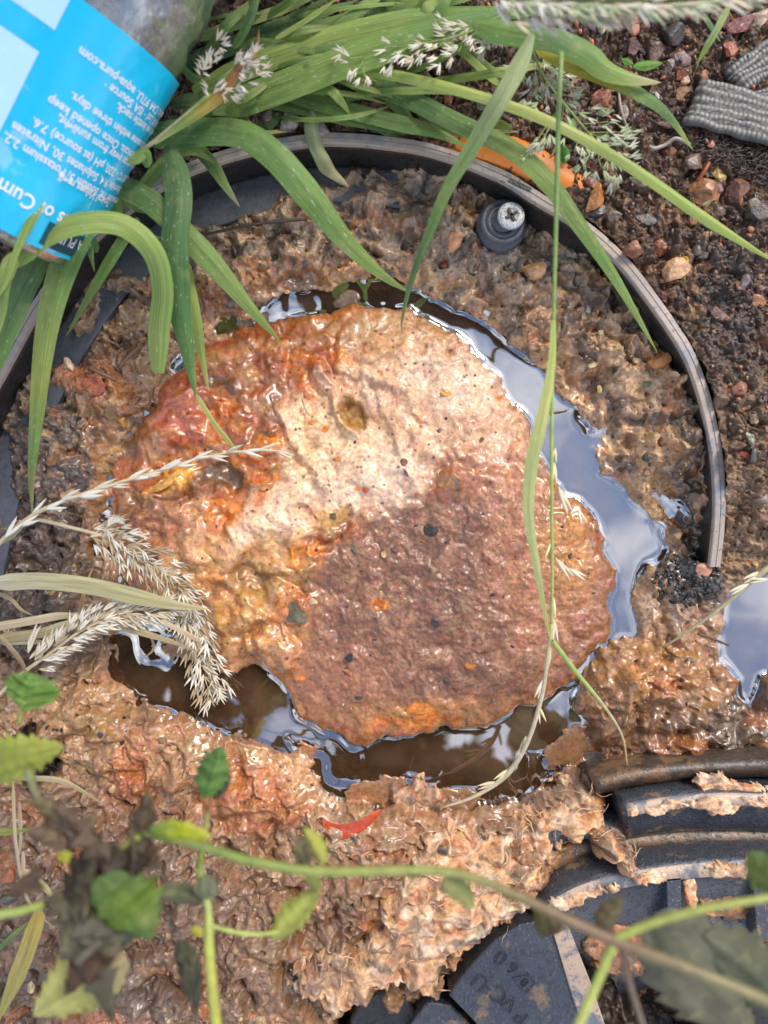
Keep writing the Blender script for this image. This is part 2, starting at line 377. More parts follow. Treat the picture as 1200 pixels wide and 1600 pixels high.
for (cx, cy, rx, ry, a, h) in [(800,330,0,0,0,0),(1010,620,70,45,20,.006),(950,560,60,40,10,.005),(1040,700,60,60,0,.006),(985,740,40,50,30,.005),(880,480,60,40,0,.004),(470,400,60,22,-10,.004),
      (560,420,60,18,10,.004),(360,440,60,30,-30,.005),(160,610,44,34,20,.006),(120,590,30,20,0,.004),(110,700,90,80,0,.006),(150,450,50,40,0,.004),(300,1180,70,18,-50,.007),(430,1190,90,24,32,.007),(380,1260,80,50,0,.006),
      (560,1300,70,36,0,.004),(690,1270,60,40,40,.005),(230,1150,90,40,-20,.006),(120,1090,60,60,0,.006),(1010,1050,90,40,30,.004),(1090,1080,60,60,0,.005),(950,1090,40,70,20,.004)]:
    if rx: D += h*E(cx, cy, rx, ry, a, .5)*(1-m_sl)*(wd < 8)
shore = np.minimum(np.abs(wd), np.where(wd > 0, np.abs(d_sl), 999)); D = D*(1 - .72*np.exp(-shore/16.))
H = (H + D).astype(np.float32)
Hs_ = blur_(H, 4); sb = np.clip(m_goo*.9 + m_cream*.8 + m_wetbank*.6 + m_leather*.3 + m_bank*.45*sm(980, 1100, Y), 0, .9); H = (H*(1-sb) + Hs_*sb).astype(np.float32)

# colours (sRGB as the things look, turned to albedo by K) --------------------
K = .80
C = np.zeros(X.shape + (3,), np.float32)
def lay(mask, rgb, a=1.0):
    global C
    m = (mask*a)[..., None]; C = C*(1-m) + m*lin(rgb).astype(np.float32)
ones = np.ones(X.shape, np.float32)
v1 = fbm(X/70, Y/70, 201, 4); v2 = fbm(X/24, Y/24, 211, 4); v3 = fbm(X/8, Y/8, 221, 3); v4 = fbm(Xw/40, Yw/40, 231, 4)
lay(ones, (140,116,94))
lay(m_bank, (168,138,108))
lay(m_bank*sm(.0, .35, v2), (128,106,88))
lay(m_bank*sm(.05, .4, v4), (176,140,104), .8)
lay(m_bank*sm(.15, .4, v1), (160,112,72), .5)
lay(m_wetbank, (178,130,86), .7)
lay(m_bank*sm(620,380,Y)*sm(30,90,-wd), (138,116,96), .6)
lay(m_bank*E(180,640,170,170), (158,118,82), .6)
lay(m_bank*E(60,720,110,150), (98,84,76), .85)
lay(m_bank*E(200,740,70,110), (165,118,70), .7)
lay(m_bank*E(150,600,60,34,20), (196,118,72), .85)
lay(m_bank*E(480,400,170,24,-8), (182,156,130), .6)
lay(m_bank*E(570,425,110,12,4), (205,148,84), .85)
lay(m_bank*E(370,450,90,28,-30), (172,112,66), .8)
lay(m_bank*E(420,445,120,14,-18), (150,100,62), .8)
lay(m_bank*E(760,500,130,22,36), (205,165,120), .9)
lay(m_bank*E(880,560,90,36,50), (196,146,96), .8)
lay(m_shore*sm(-.25,.25,v2), (200,160,118), .8)
lay(m_bank*E(1010,650,70,60,0), (196,160,128), .8)
lay(m_bank*E(1030,690,30,26), (214,150,80), .8)
lay(m_bank*E(1020,570,44,16,-8), (215,150,84), .9)
lay(m_bank*E(990,480,110,50), (112,98,86), .6)
lay(m_bank*E(970,450,60,40), (150,120,90), .5)
lay(m_bank*E(1070,720,34,80), (88,74,64), .8)
lay(m_bank*E(800,400,130,50,10), (150,134,118), .7)
lay(m_bank*E(420,365,160,30,-10), (142,122,102), .7)
lay(m_bank*E(700,320,200,30,10), (140,120,100), .5)
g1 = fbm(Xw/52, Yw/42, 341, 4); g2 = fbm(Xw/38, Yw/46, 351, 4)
lay(m_bank*sm(.10,.26,g1), (92,76,64), .75)
lay(m_bank*sm(.12,.28,-g1), (200,160,120), .75)
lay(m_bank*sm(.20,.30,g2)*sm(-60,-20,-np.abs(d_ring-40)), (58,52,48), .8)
lay(m_bank*sm(.16,.3,-g2), (176,118,72), .6)
s4, _, r4 = worley(Xw/34, Yw/34, 331)
lay(m_bank*sm(.34, .12, s4)*(r4 > .72), (204,166,124), .75)
lay(m_bank*sm(.36, .12, s4)*(r4 < .22), (76,64,56), .8)
# south of the water
so = sm(1060, 1180, Y)*m_bank
lay(so, (164,124,90), .8)
lay(so*sm(.0,.35,v2), (134,106,84), .8)
lay(so*E(390,1240,110,70,10), (178,110,60), .85)
lay(so*E(450,1190,110,26,35), (196,152,112), .8)
lay(so*E(205,1210,34,80,30), (190,112,62), .85)
lay(so*E(280,1190,60,60), (190,150,114), .7)
lay(m_bank*E(130,1060,80,120), (170,130,88), .8)
lay(m_bank*E(100,960,70,90), (104,80,58), .75)
lay(m_bank*E(30,900,90,150), (78,64,56), .85)
lay(so*E(350,1340,120,50), (150,112,80), .6)
lay(so*E(150,1420,260,190), (112,90,74), .8)
lay(so*E(420,1500,200,120), (128,98,74), .7)
lay(so*E(560,1400,120,70), (134,102,78), .7)
lay(so*E(530,1310,90,40), (160,132,108), .7)
lay(so*E(80,1570,260,60), (96,80,68), .8)
lay(m_bank*E(1040,1080,160,110), (156,112,70), .85)
lay(m_bank*E(1030,1040,60,40), (190,130,70), .7)
lay(m_bank*E(930,1180,120,60), (116,80,52), .8)
lay(m_bank*E(1080,1150,120,50), (108,80,58), .7)
lay(sm(.5,.8,E(1180,1130,90,60,-30)), (92,76,62), .8)
lay(m_bank*E(1020,950,60,40), (198,164,134), .8)
lay(m_bank*E(1000,860,50,70,-20)*sm(40,0,-wd), (200,160,110), .6)
lay(E(1080,900,58,42,10), (58,54,52), .95)
lay(E(985,800,34,30)*m_bank, (190,150,104), .8)
# soil
lay(m_soil, (96,72,56))
lay(m_soil*sm(0,.4,v2), (66,52,46), .8)
lay(m_soil*sm(.1,.4,v4), (122,88,64), .6)
lay(m_soil*sm(440,700,Y)*sm(-.3,.2,v4), (136,112,92), .8)
lay(m_soil*sm(620,800,Y)*sm(700,900,X), (160,130,104), .65)
lay(m_soil*E(1140,470,60,110), (74,68,66), .7)
lay(m_soil*E(1080,450,30,50)*sm(-.2,.2,v2), (176,140,104), .6)
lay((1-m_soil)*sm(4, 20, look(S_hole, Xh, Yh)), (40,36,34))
# slab
lay(m_sl, (158,100,58))
lay(m_goo*sm(-.1,.3,v4), (132,78,42), .85)
lay(m_goo*sm(0,.35,v2), (184,128,82), .6)
lay(m_goo*sm(.05,.3,v1), (190,100,34), .55)
lay(m_leather, (136,92,68))
lay(m_leather*sm(-.1,.35,v2), (104,68,50), .85)
lay(m_leather*sm(.0,.35,v4), (164,120,94), .7)
lay(m_leather*E(850,880,90,150), (176,118,84), .6)
lay(m_leather*E(900,850,44,60), (184,126,66), .7)
lay(m_leather*E(700,1120,260,30), (168,120,72), .8)
lay(m_leather*E(520,1060,90,60), (164,112,84), .6)
lay(m_goo*E(400,560,160,90,-10), (160,88,46), .9)
lay(m_goo*E(400,600,90,50,-10)*sm(-.1,.2,v2), (128,70,48), .8)
lay(m_sl*E(300,620,100,90), (158,90,48), .85)
lay(m_sl*E(272,650,46,52,20), (196,112,80), .9)
lay(m_goo*E(560,495,130,34), (178,106,46), .85)
lay(m_sl*E(430,600,80,50), (158,96,66), .8)
lay(m_goo*E(350,960,110,120,0), (176,130,84), .75)
lay(m_goo*E(210,800,50,120,0), (150,98,58), .7)
lay(m_cream, (214,168,136))
lay(m_cream*sm(-.05,.3,v4), (226,190,164), .8)
lay(m_cream*sm(.1,.4,v2), (210,150,104), .7)
lay(m_sl*E(560,735,90,60,10), (236,210,190), .7)
lay(m_sl*E(700,590,90,46,15), (230,196,170), .8)
lay(m_sl*E(780,720,90,70,40)*(1-.5*m_cream), (200,148,120), .7)
lay(m_sl*E(880,860,50,90,-10), (178,124,70), .6)
lay(m_sl*E(620,520,90,40,0), (220,170,124), .7)
lay(m_sl*E(410,815,66,44,-30), (240,202,172), .95)
lay(m_cream*E(500,690,90,60), (230,188,146), .7)
for (cx, cy, rx, ry, a_) in [(395,705,30,14,-20),(352,812,22,30,10),(410,770,14,26,10),(240,735,40,14,-20),(330,760,30,12,30),(300,700,24,12,0),(340,650,16,40,20),(520,560,22,12,0),(470,570,26,12,20),(480,600,12,26,0),(420,700,34,10,-30),(470,880,16,24,20),(500,860,10,24,0),(395,860,26,10,0),(330,905,24,12,0),(180,742,26,16,0),(360,640,10,34,-20),(640,1128,60,10,0),(440,960,10,30,10)]:
    lay(m_sl*E(cx, cy, rx, ry, a_, .6), (202,112,30), .8)
for (cx, cy, rx, ry, a_) in [(300,800,46,16,-20),(330,850,40,22,10),(250,700,30,14,-40),(410,640,34,14,30),(350,560,40,12,-20),(390,590,18,12,0),(440,540,50,12,-10),(290,870,40,24,0),(375,930,34,20,0),(430,1010,26,18,20),(235,780,24,26,0),(560,520,40,10,0),(330,700,18,18,0),(420,880,28,22,0)]:
    lay(m_goo*E(cx, cy, rx, ry, a_, .7), (212,160,116), .65)
for (cx, cy, rx, ry, a_) in [(330,745,26,16,0),(400,910,34,18,0),(440,640,12,24,0),(550,650,12,20,0),(300,960,30,12,0),(480,915,14,20,0),(350,600,30,10,10),(200,690,16,24,0),(230,870,14,34,0)]:
    lay(m_goo*E(cx, cy, rx, ry, a_, .6), (92,70,46), .75)
lay(m_sl*E(265,750,46,17,-28), (236,170,74), .95)
lay(m_sl*E(385,735,50,26,-20), (196,108,36), .8)
lay(m_sl*E(360,800,26,34,20), (208,120,40), .95)
lay(m_sl*E(205,745,34,22,0), (180,96,40), .8)
lay(m_sl*E(285,690,17,11,-10), (196,84,30), .95)
lay(m_sl*E(350,745,34,24), (112,92,70), .8)
lay(m_sl*E(552,650,18,26), (150,108,44), .9)
lay(m_sl*E(395,905,40,30), (138,110,76), .8)
lay(m_sl*E(300,870,50,46), (222,172,124), .75)
lay(m_sl*E(260,820,60,40), (192,136,104), .7)
lay(m_sl*E(375,965,50,44), (204,150,90), .85)
lay(m_sl*E(430,880,60,50), (190,146,92), .7)
lay(m_sl*E(425,1010,50,50), (190,132,84), .7)
lay(m_sl*E(508,810,40,14,-20), (176,128,44), .75)
lay(m_sl*E(462,865,16,22,30), (206,126,32), .85)
lay(m_sl*E(452,730,30,30), (206,160,112), .6)
lay(m_sl*E(200,860,30,100), (140,100,66), .7)
for (cx, cy, r) in [(487,661,6),(508,670,6),(697,614,7),(528,718,6),(830,648,8),(432,748,9),(780,622,7),(655,1108,22),(594,945,14),(735,1040,8),(560,765,6),(470,1058,6)]:
    lay(m_sl*ell(X+wx*.2, Y+wy*.2, cx, cy, r, r*.6, 0, .3), (220,128,36), .9)
# small specks of every kind, where d1 of a sparse cell pattern is small
s1, _, r1 = worley(X/13, Y/13, 301); s2, _, r2 = worley(X/26, Y/26, 311)
sp = (s1 < .16 + .14*r1)
lay((sp & (r1 < .14)).astype(np.float32)*(inside), (84,64,50), .8)
lay((sp & (r1 > .93)).astype(np.float32)*(1-m_cream)*(wd < 0), (196,158,114), .6)
lay(((s2 < .12) & (r2 > .85)).astype(np.float32), (186,106,60), .7)
C *= (1 + .34*v3 + .34*v2 + .25*v4)[..., None]
# under water the sludge is stained brown
lay(under.astype(np.float32)*sm(0, 8, wd), (136,96,60), .55)
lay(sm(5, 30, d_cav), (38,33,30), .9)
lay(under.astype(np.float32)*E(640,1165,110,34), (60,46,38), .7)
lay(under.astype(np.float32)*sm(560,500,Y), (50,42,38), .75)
C = np.clip(C*K*np.array([1.02,.98,.91], np.float32), .004, .92)
C = np.clip(C.mean(-1, keepdims=True)*(-.07) + C*1.07, .004, .92)
bd = (m_bank*(.14 - .10*sm(1000, 1150, Y))*(1-.6*m_wetbank))[..., None]; C = C*(1-bd) + bd*C.mean(-1, keepdims=True)
C = C*(1 - .02*m_bank*sm(-.1, .3, fbm(X/80+5, Y/80, 251, 4)))[..., None]
rusty = sm(.1,.4,fbm(X/90+9, Y/60, 241, 4))*m_bank*sm(950,1150,Y); C = C*(1-.65*rusty[...,None]) + .65*rusty[...,None]*lin((176,106,58))*K
wet = np.clip(m_goo*1.1 + m_cream*.6 + m_leather*.6 + m_wetbank*.8 + m_bank*.6 + .3*m_soil + .25*v2 + E(1040,1080,140,110,0)*.6, 0, 1)

# positions: laid out at the base height, relief straight up, plus a sideways crumple
kk = (ZC - np.clip(Hbase, -.03, .045)) / F
cr = (m_bank + m_soil + .5*m_sl)*(.0011)
PX = (X-600)*kk + cr*fbm(X/12, Y/12, 401, 2)*(1-flm); PY = (800-Y)*kk + cr*fbm(X/12, Y/12, 411, 2)*(1-flm)
ny, nx = X.shape
idx = np.arange(nx*ny).reshape(ny, nx)
quads = np.stack([idx[:-1,:-1], idx[1:,:-1], idx[1:,1:], idx[:-1,1:]], -1).reshape(-1, 4)
VV = np.stack([PX, PY, H], -1).reshape(-1, 3)
region = np.where(d_sl > -7, 1, np.where(d_ring < 9, 2, 0))       # 1 slab, 2 soil, 0 sludge
region[(Y > 905) & (region == 2)] = 0
far = (X < -60) | (X > 1260) | (Y < -60) | (Y > 1660)
region[far] = 2
fr = region[:-1,:-1].reshape(-1)
def sludge_mat():
    m, nt, b = mat_new('wet_sludge')
    L = nt.links.new
    at = nt.nodes.new('ShaderNodeAttribute'); at.attribute_name = 'col'
    wt = nt.nodes.new('ShaderNodeAttribute'); wt.attribute_name = 'wet'
    n1 = noise_node(nt, 420, 5, .65); n3 = noise_node(nt, 1500, 3, .6); n4 = noise_node(nt, 130, 4, .6)
    g = mapr(nt, n1.outputs['Fac'], .28, .72, .55, 1.45)
    vm = nt.nodes.new('ShaderNodeVectorMath'); vm.operation = 'SCALE'; L(at.outputs['Color'], vm.inputs[0]); L(g, vm.inputs['Scale'])
    hs = nt.nodes.new('ShaderNodeHueSaturation'); L(vm.outputs[0], hs.inputs['Color'])
    L(mapr(nt, n4.outputs['Fac'], .3, .7, .485, .515), hs.inputs['Hue']); L(mapr(nt, n3.outputs['Fac'], .3, .7, .85, 1.15), hs.inputs['Saturation'])
    L(hs.outputs[0], b.inputs['Base Color'])
    L(mapr(nt, wt.outputs['Fac'], 0, 1, .58, .16), b.inputs['Roughness'])
    b.inputs['Specular IOR Level'].default_value = .6
    L(mapr(nt, wt.outputs['Fac'], .3, 1, 0, .7), b.inputs['Coat Weight']); b.inputs['Coat Roughness'].default_value = .07
    b1 = bump(nt, b, n1.outputs['Fac'], .75, .0013); L(mapr(nt, wt.outputs['Fac'], .3, 1, .80, .28), b1.node.inputs['Strength'])
    n5 = noise_node(nt, 1100, 4, .7); bump(nt, b, n5.outputs['Fac'], .55, .0005, b1)
    return m
M_sl = sludge_mat()
def cut(name, mask):
    q4 = quads[mask]; used = np.unique(q4); mp = np.full(nx*ny, -1, np.int32); mp[used] = np.arange(len(used))
    return mesh_np(name, VV[used], mp[q4], M_sl, None, col=C.reshape(-1, 3)[used], attrs={'wet': wet.reshape(-1)[used]})
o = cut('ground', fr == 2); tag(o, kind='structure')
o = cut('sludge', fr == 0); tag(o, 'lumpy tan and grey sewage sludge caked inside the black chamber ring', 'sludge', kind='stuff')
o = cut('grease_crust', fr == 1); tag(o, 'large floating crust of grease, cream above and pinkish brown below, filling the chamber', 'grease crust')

# the water: level at z = 0, drawn up a little where it meets sludge
st = 2
Xs, Ys = X[::st, ::st], Y[::st, ::st]; Hs = H[::st, ::st]
def blur(a, n=1):
    for _ in range(n):
        a = (a + np.roll(a,1,0) + np.roll(a,-1,0) + np.roll(a,1,1) + np.roll(a,-1,1)) / 5
    return a
Hb = blur(Hs, 9)
near = (blur((Hs < 0).astype(np.float32), 2) > 0.02) & (np.maximum(d_out, d_pool)[::st, ::st] > -30) & (d_cav[::st, ::st] < -4) & (Xs > -60) & (Xs < 1500) & (Ys < 1290)
men = (.0002 + .0010*sm(.15, .4, vnoise(Xs/60, Ys/60, 505)-.35))*np.exp(np.minimum(Hb, .0004)/.0020)
zw = men + .00012*fbm(Xs/90, Ys/90, 501, 2)
kw = ZC/F
WV = np.stack([(Xs-600)*kw, (800-Ys)*kw, zw], -1).reshape(-1, 3)
wy_, wx_ = Xs.shape; wi = np.arange(wx_*wy_).reshape(wy_, wx_)
wq = np.stack([wi[:-1,:-1], wi[1:,:-1], wi[1:,1:], wi[:-1,1:]], -1).reshape(-1, 4)
wm = near[:-1,:-1].reshape(-1); wq = wq[wm]; used = np.unique(wq); mp = np.full(wx_*wy_, -1, np.int32); mp[used] = np.arange(len(used))
murk = 1 - np.exp(-np.clip(-Hb, 0, 1)/.017)
def water_mat():
    m, nt, b = mat_new('dirty_water'); L = nt.links.new
    nt.nodes.remove(b); out = nt.nodes['Material Output']
    tr = nt.nodes.new('ShaderNodeBsdfTransparent'); tr.inputs[0].default_value = (.72, .58, .46, 1)
    di = nt.nodes.new('ShaderNodeBsdfDiffuse'); gl = nt.nodes.new('ShaderNodeBsdfGlossy'); gl.inputs['Roughness'].default_value = .015
    gl.inputs[0].default_value = (.98, 1, .97, 1)
    mk = nt.nodes.new('ShaderNodeAttribute'); mk.attribute_name = 'murk'
    n = noise_node(nt, 40, 3, .6)
    c = mixc(nt, (.110, .058, .030), (.190, .108, .060), mapr(nt, n.outputs['Fac'], .35, .65, 0, 1)); L(c, di.inputs[0])
    m1 = nt.nodes.new('ShaderNodeMixShader'); L(mapr(nt, mk.outputs['Fac'], 0, 1, .12, .93), m1.inputs[0]); L(tr.outputs[0], m1.inputs[1]); L(di.outputs[0], m1.inputs[2])
    fr_ = nt.nodes.new('ShaderNodeFresnel'); fr_.inputs['IOR'].default_value = 1.33
    m2 = nt.nodes.new('ShaderNodeMixShader'); L(mapr(nt, fr_.outputs[0], .02, 1, WREF, 1), m2.inputs[0]); L(m1.outputs[0], m2.inputs[1]); L(gl.outputs[0], m2.inputs[2])
    L(m2.outputs[0], out.inputs['Surface']); return m
WREF = .40
o = mesh_np('water', WV[used], mp[wq], water_mat(), attrs={'murk': murk.reshape(-1)[used]}); tag(o, kind='structure')
def ground_at(px, py, world=False):
    """height of the relief under photograph pixel (px, py)"""
    i = int(np.clip(np.searchsorted(ax, px), 0, nx-1)); j = int(np.clip(np.searchsorted(ay, py), 0, ny-1))
    return float(H[j, i])

# ------------------------------------------------------------------ relief patches (grease torn and heaped over the fittings)
M_fib = None
def patch(name, poly, zf, amp=1.0, step=1.7, pal='peach', edge=16, drop=.022, parent=None, seed=0, ragged=1.0, mat=None, angle=35):
    xs = [p[0] for p in poly]; ys = [p[1] for p in poly]
    x, y = np.meshgrid(np.arange(min(xs)-20, max(xs)+20, step), np.arange(min(ys)-20, max(ys)+20, step))
    S = sdist(poly)
    rag = (fbm(x/34, y/26, seed+5, 4)*26 + fbm(x/7, y/7, seed+9, 2)*6)*ragged
    d = look(S, x, y) + rag
    a = math.radians(angle); u = x*math.cos(a) - y*math.sin(a); v = x*math.sin(a) + y*math.cos(a)
    q = fbm(u/60, v/60, seed+1, 3)*1.2
    r = ridged(u/70+q, v/20+q, seed+2, 3, .45); r2 = ridged(u/30-q, v/22+q, seed+3, 3, .45); l = lumps(x/26+q, y/26, seed+7); f = fbm(x/8, y/8, seed+8, 3)
    hb = zf(x, y) if callable(zf) else np.full(x.shape, zf)
    b1_ = fbm(u/80+q*.4, v/44, seed+30, 3); b2_ = puff(fbm(u/64+q*.5, v/36+q*.5, seed+33, 2), 2.6); b3_ = puff(fbm(u/26, v/18, seed+36, 2), 2.4)
    b2_ = puff(fbm(u/100+q*.5, v/52+q*.5, seed+33, 2), 2.6); fib = fbm(u/46+q*2, v/5.5+q*5, seed+40, 3); stp_ = sm(.0, .05, fbm(u/70, v/30+q, seed+43, 3)-.05) + sm(.0, .05, fbm(u/50, v/34+q, seed+46, 3)-.16)
    h = hb + amp*(.0085*b1_ + .0080*b2_ + .0034*stp_ + .0008*fbm(x/15, y/15, seed+49, 3)); h = blur_(h, 6) + amp*(.0010*fib + .0004*f) - drop*(1 - sm(0, edge, d))**2
    t = fbm(u/50, v/20, seed+11, 4); t2 = fbm(x/32, y/26, seed+12, 4); t3 = fbm(x/60, y/60, seed+13, 3)
    pals = {'peach': ((222,172,128), (238,206,172), (196,124,72), (150,116,92), (110,92,80)),
            'brown': ((150,104,66), (196,132,84), (120,78,46), (96,72,54), (66,52,44)),
            'wet': ((170,128,96), (206,168,132), (176,96,52), (128,98,78), (92,76,66))}[pal]
    c = np.zeros(x.shape+(3,)); c[:] = lin(pals[0])
    for m, k, s in ((sm(0,.3,t), 1, .9), (sm(.08,.35,t2), 2, .85), (sm(.08,.32,t3), 3, .85), (sm(.22,.38,-t2), 4, .85), (sm(.2,.34,fbm(x/34, y/34, seed+14, 3)), 1, .9), (sm(.2,.3,-fbm(x/30, y/24, seed+15, 3)), 3, .9)):
        c = c*(1-(m*s)[...,None]) + (m*s)[...,None]*lin(pals[k])
    c *= (1 + .25*f)[...,None]*K
    kk_ = (ZC - hb)/F; cx = .0022
    V = np.stack([(x-600)*kk_ + cx*fbm(x/30, y/30, seed+20, 2), (800-y)*kk_ + cx*fbm(x/24, y/24, seed+21, 2), h], -1).reshape(-1, 3)
    n_, m_ = x.shape; ii = np.arange(n_*m_).reshape(n_, m_)
    qd = np.stack([ii[:-1,:-1], ii[1:,:-1], ii[1:,1:], ii[:-1,1:]], -1).reshape(-1, 4)
    keep = ((d > 0)[:-1,:-1] & (d > 0)[1:,1:]).reshape(-1); qd = qd[keep]
    used = np.unique(qd); mp = np.full(n_*m_, -1, np.int32); mp[used] = np.arange(len(used))
    return mesh_np(name, V[used], mp[qd], mat or M_sl, parent, col=np.clip(c, .005, .95).reshape(-1, 3)[used], attrs={'wet': np.full(len(used), .42)})

# ------------------------------------------------------------------ black plastic
def plastic(name, rgb, rough=.38, dirt=(.10,.065,.04), amount=.5, scale=60, pits=.0006, dirt2=None):
    m, nt, b = mat_new(name); L = nt.links.new
    n1 = noise_node(nt, scale, 6, .65); n2 = noise_node(nt, 700, 4, .6); n3 = noise_node(nt, 260, 5, .7)
    f = mapr(nt, n1.outputs['Fac'], 1-amount, 1-amount+.08, 0, .85)
    c0 = mixc(nt, rgb, tuple(v*1.5 for v in rgb), mapr(nt, n3.outputs['Fac'], .35, .65, 0, 1))
    c = mixc(nt, c0, dirt, f)
    if dirt2: c = mixc(nt, c, dirt2, mapr(nt, n3.outputs['Fac'], .60, .66, 0, .8))
    L(c, b.inputs['Base Color'])
    L(mapr(nt, n3.outputs['Fac'], .3, .7, rough-.12, rough+.25), b.inputs['Roughness'])
    v = nt.nodes.new('ShaderNodeTexVoronoi'); v.inputs['Scale'].default_value = 330; g = nt.nodes.new('ShaderNodeNewGeometry'); L(g.outputs['Position'], v.inputs['Vector'])
    b1 = bump(nt, b, mapr(nt, v.outputs['Distance'], 0, .35, 1, 0), .5, pits)
    b2 = bump(nt, b, n2.outputs['Fac'], .5, .0004, b1); bump(nt, b, n3.outputs['Fac'], .5, .0009, b2)
    return m
M_rim = plastic('scuffed_grey_plastic', (.20,.195,.20), .5, (.40,.31,.25), .60, 45, .0002, (.09,.08,.075))
M_wall = plastic('black_wet_plastic', (.014,.013,.013), .30, (.09,.06,.04), .36, 50)
M_ledge = plastic('dark_grey_ledge_plastic', (.060,.063,.074), .34, (.12,.085,.06), .40, 40, .0002)
M_fit = plastic('black_fitting_plastic', (.038,.041,.050), .26, (.24,.15,.08), .43, 48, .0016)
M_edge = plastic('grey_worn_edge', (.10,.105,.12), .36, (.46,.32,.22), .56, 70, .0006, (.04,.035,.03))
M_bar = plastic('dirty_inner_plastic', (.04,.028,.02), .3, (.16,.09,.045), .52, 40, .0006)

ring = empty('chamber_ring', P(560, 780, .03), 'round black plastic chamber ring with a scuffed pale rim arching round the sludge', 'chamber ring')
RC = np.array(P(560, 780, .045)[:2])
def sweep(path, prof, closed=False):
    """path rows (px,py,z); prof list of (inward offset m, dz); returns V, F"""
    p = np.array([P(a, b, c)[:] for a, b, c in path]); T = np.gradient(p[:, :2], axis=0); T /= np.linalg.norm(T, axis=1)[:, None]
    N = np.stack([-T[:, 1], T[:, 0]], -1); s = np.sign(((RC - p[:, :2])*N).sum(1))[:, None]; N = N*np.where(s == 0, 1, s)
    m = len(prof); V = np.zeros((len(p), m, 3))
    for j, (o_, dz) in enumerate(prof):
        V[:, j, :2] = p[:, :2] + N*o_; V[:, j, 2] = p[:, 2] + dz
    i = np.arange(len(p)-1)[:, None]*m; j = np.arange(m-1)[None]
    q = np.stack([i+j, i+m+j, i+m+j+1, i+j+1], -1).reshape(-1, 4)
    cap = [np.arange(m)[None], (np.arange(m)[::-1] + (len(p)-1)*m)[None]]
    return V.reshape(-1, 3), [q] + cap
rp = catmull(RIM, 260)
wob = vnoise(np.arange(260)/6., np.zeros(260), 5)*1.6
rp[:, 1] += wob - .8
V_, F_ = sweep(rp, [(-.0012,-.030),(-.0010,-.0008),(-.0004,0),(.0022,.0001),(.0024,-.0004),(.0027,-.0004),(.0029,.0001),(.0056,0),(.0062,-.0006),(.0063,-.0040)])
mesh_np('rim', V_, F_, M_rim, ring, smooth=False)
V_, F_ = sweep(rp, [(.0020,-.0042),(.0061,-.0042),(.0068,-.0060),(.0080,-.034),(.0020,-.034)])
mesh_np('inner_wall', V_, F_, M_wall, ring, smooth=False)
lp = rp[(rp[:, 0] < 640)].copy(); lp[:, 2] = .045
V_, F_ = sweep(lp, [(.0072,-.0320),(.0072,-.0285),(.0300,-.0285),(.0306,-.0292),(.0306,-.0375)])
mesh_np('ledge', V_, F_, M_ledge, ring, smooth=False)
V_, F_ = sweep(lp[60:], [(.0070,-.0282),(.0082,-.0278),(.0094,-.0284)]); mesh_np('ledge_seam', V_, F_, M_wall, ring)
# the clip notch on the inner edge of the rim
V_, F_ = poly_prism([(790,291),(796,284),(826,299),(822,309)], .028, .0415, .0005); cl = mesh_np('clip', V_, F_, M_ledge, ring, smooth=False)
V_, F_ = poly_prism([(793,283),(797,277),(831,294),(828,300)], .040, .0456, .0002); mesh_np('clip_recess', V_, F_, M_wall, ring, smooth=False)
def lathe(c, prof, n=40, wob=0):
    th = np.linspace(0, 2*np.pi, n, endpoint=False); m = len(prof)
    V = np.array([[c[0]+r*math.cos(t), c[1]+r*math.sin(t), z] for r, z in prof for t in th])
    i = np.arange(m-1)[:, None]*n; j = np.arange(n)[None]; k = (j+1) % n
    return V, [np.stack([i+j, i+k, i+n+k, i+n+j], -1).reshape(-1, 4)]
bc = P(786, 346, .030); R_ = MM(35, .03)
V_, F_ = lathe(bc, [(R_*1.14,.0),(R_*1.14,.022),(R_*1.08,.0235),(R_*1.02,.0235),(R_,.030),(R_*.96,.0308),(R_*.80,.0308),(R_*.78,.0300),(R_*.74,.0300),(R_*.72,.0312),(R_*.56,.0312),(R_*.54,.0302),(R_*.50,.0302),(R_*.47,.0316),(0.0001,.0316)])
boss = mesh_np('screw_boss', V_, F_, M_ledge, ring)
def galv():
    m, nt, b = mat_new('corroded_zinc'); L = nt.links.new
    n = noise_node(nt, 900, 5, .7); n2 = noise_node(nt, 420, 3, .6)
    c = ramp(nt, n.outputs['Fac'], [(.36, (.10,.10,.10)), (.46, (.50,.50,.49)), (.7, (.80,.80,.78))]); L(c.outputs[0], b.inputs['Base Color'])
    b.inputs['Metallic'].default_value = .25; b.inputs['Roughness'].default_value = .55
    bump(nt, b, n.outputs['Fac'], .8, .0006); return m
sc = P(799, 336, .037); r_ = MM(21, .037)
V_, F_ = lathe(sc, [(r_*.6,.0300),(r_*.6,.0335),(r_,.0340),(r_*1.02,.0362),(r_*.93,.0374),(r_*.62,.0377),(r_*.60,.0377)], 32)
V2, F2 = lathe(sc, [(r_*.60,.0377),(r_*.45,.0368),(r_*.3,.0364),(.00005,.0362)], 32)
scw = mesh_np('screw', *merge([(V_, F_), (V2, F2)]), galv(), boss)
M_dk = plastic('dark_recess', (.02,.02,.02), .5)
for k in range(2):
    a = math.radians(28 + 90*k); d_ = Vector((math.cos(a), math.sin(a), 0)); n_ = Vector((-d_.y, d_.x, 0)); c_ = Vector((sc.x, sc.y, .0381))
    pts = [c_+d_*r_*.5+n_*r_*.09, c_-d_*r_*.5+n_*r_*.09, c_-d_*r_*.5-n_*r_*.09, c_+d_*r_*.5-n_*r_*.09]
    Vb = np.array([p[:] for p in pts] + [(p.x, p.y, .0365) for p in pts])
    x_ = mesh_np('drive_slot', Vb, np.array([[0,1,2,3],[0,4,5,1],[1,5,6,2],[2,6,7,3],[3,7,4,0]]), M_dk, boss, smooth=False)

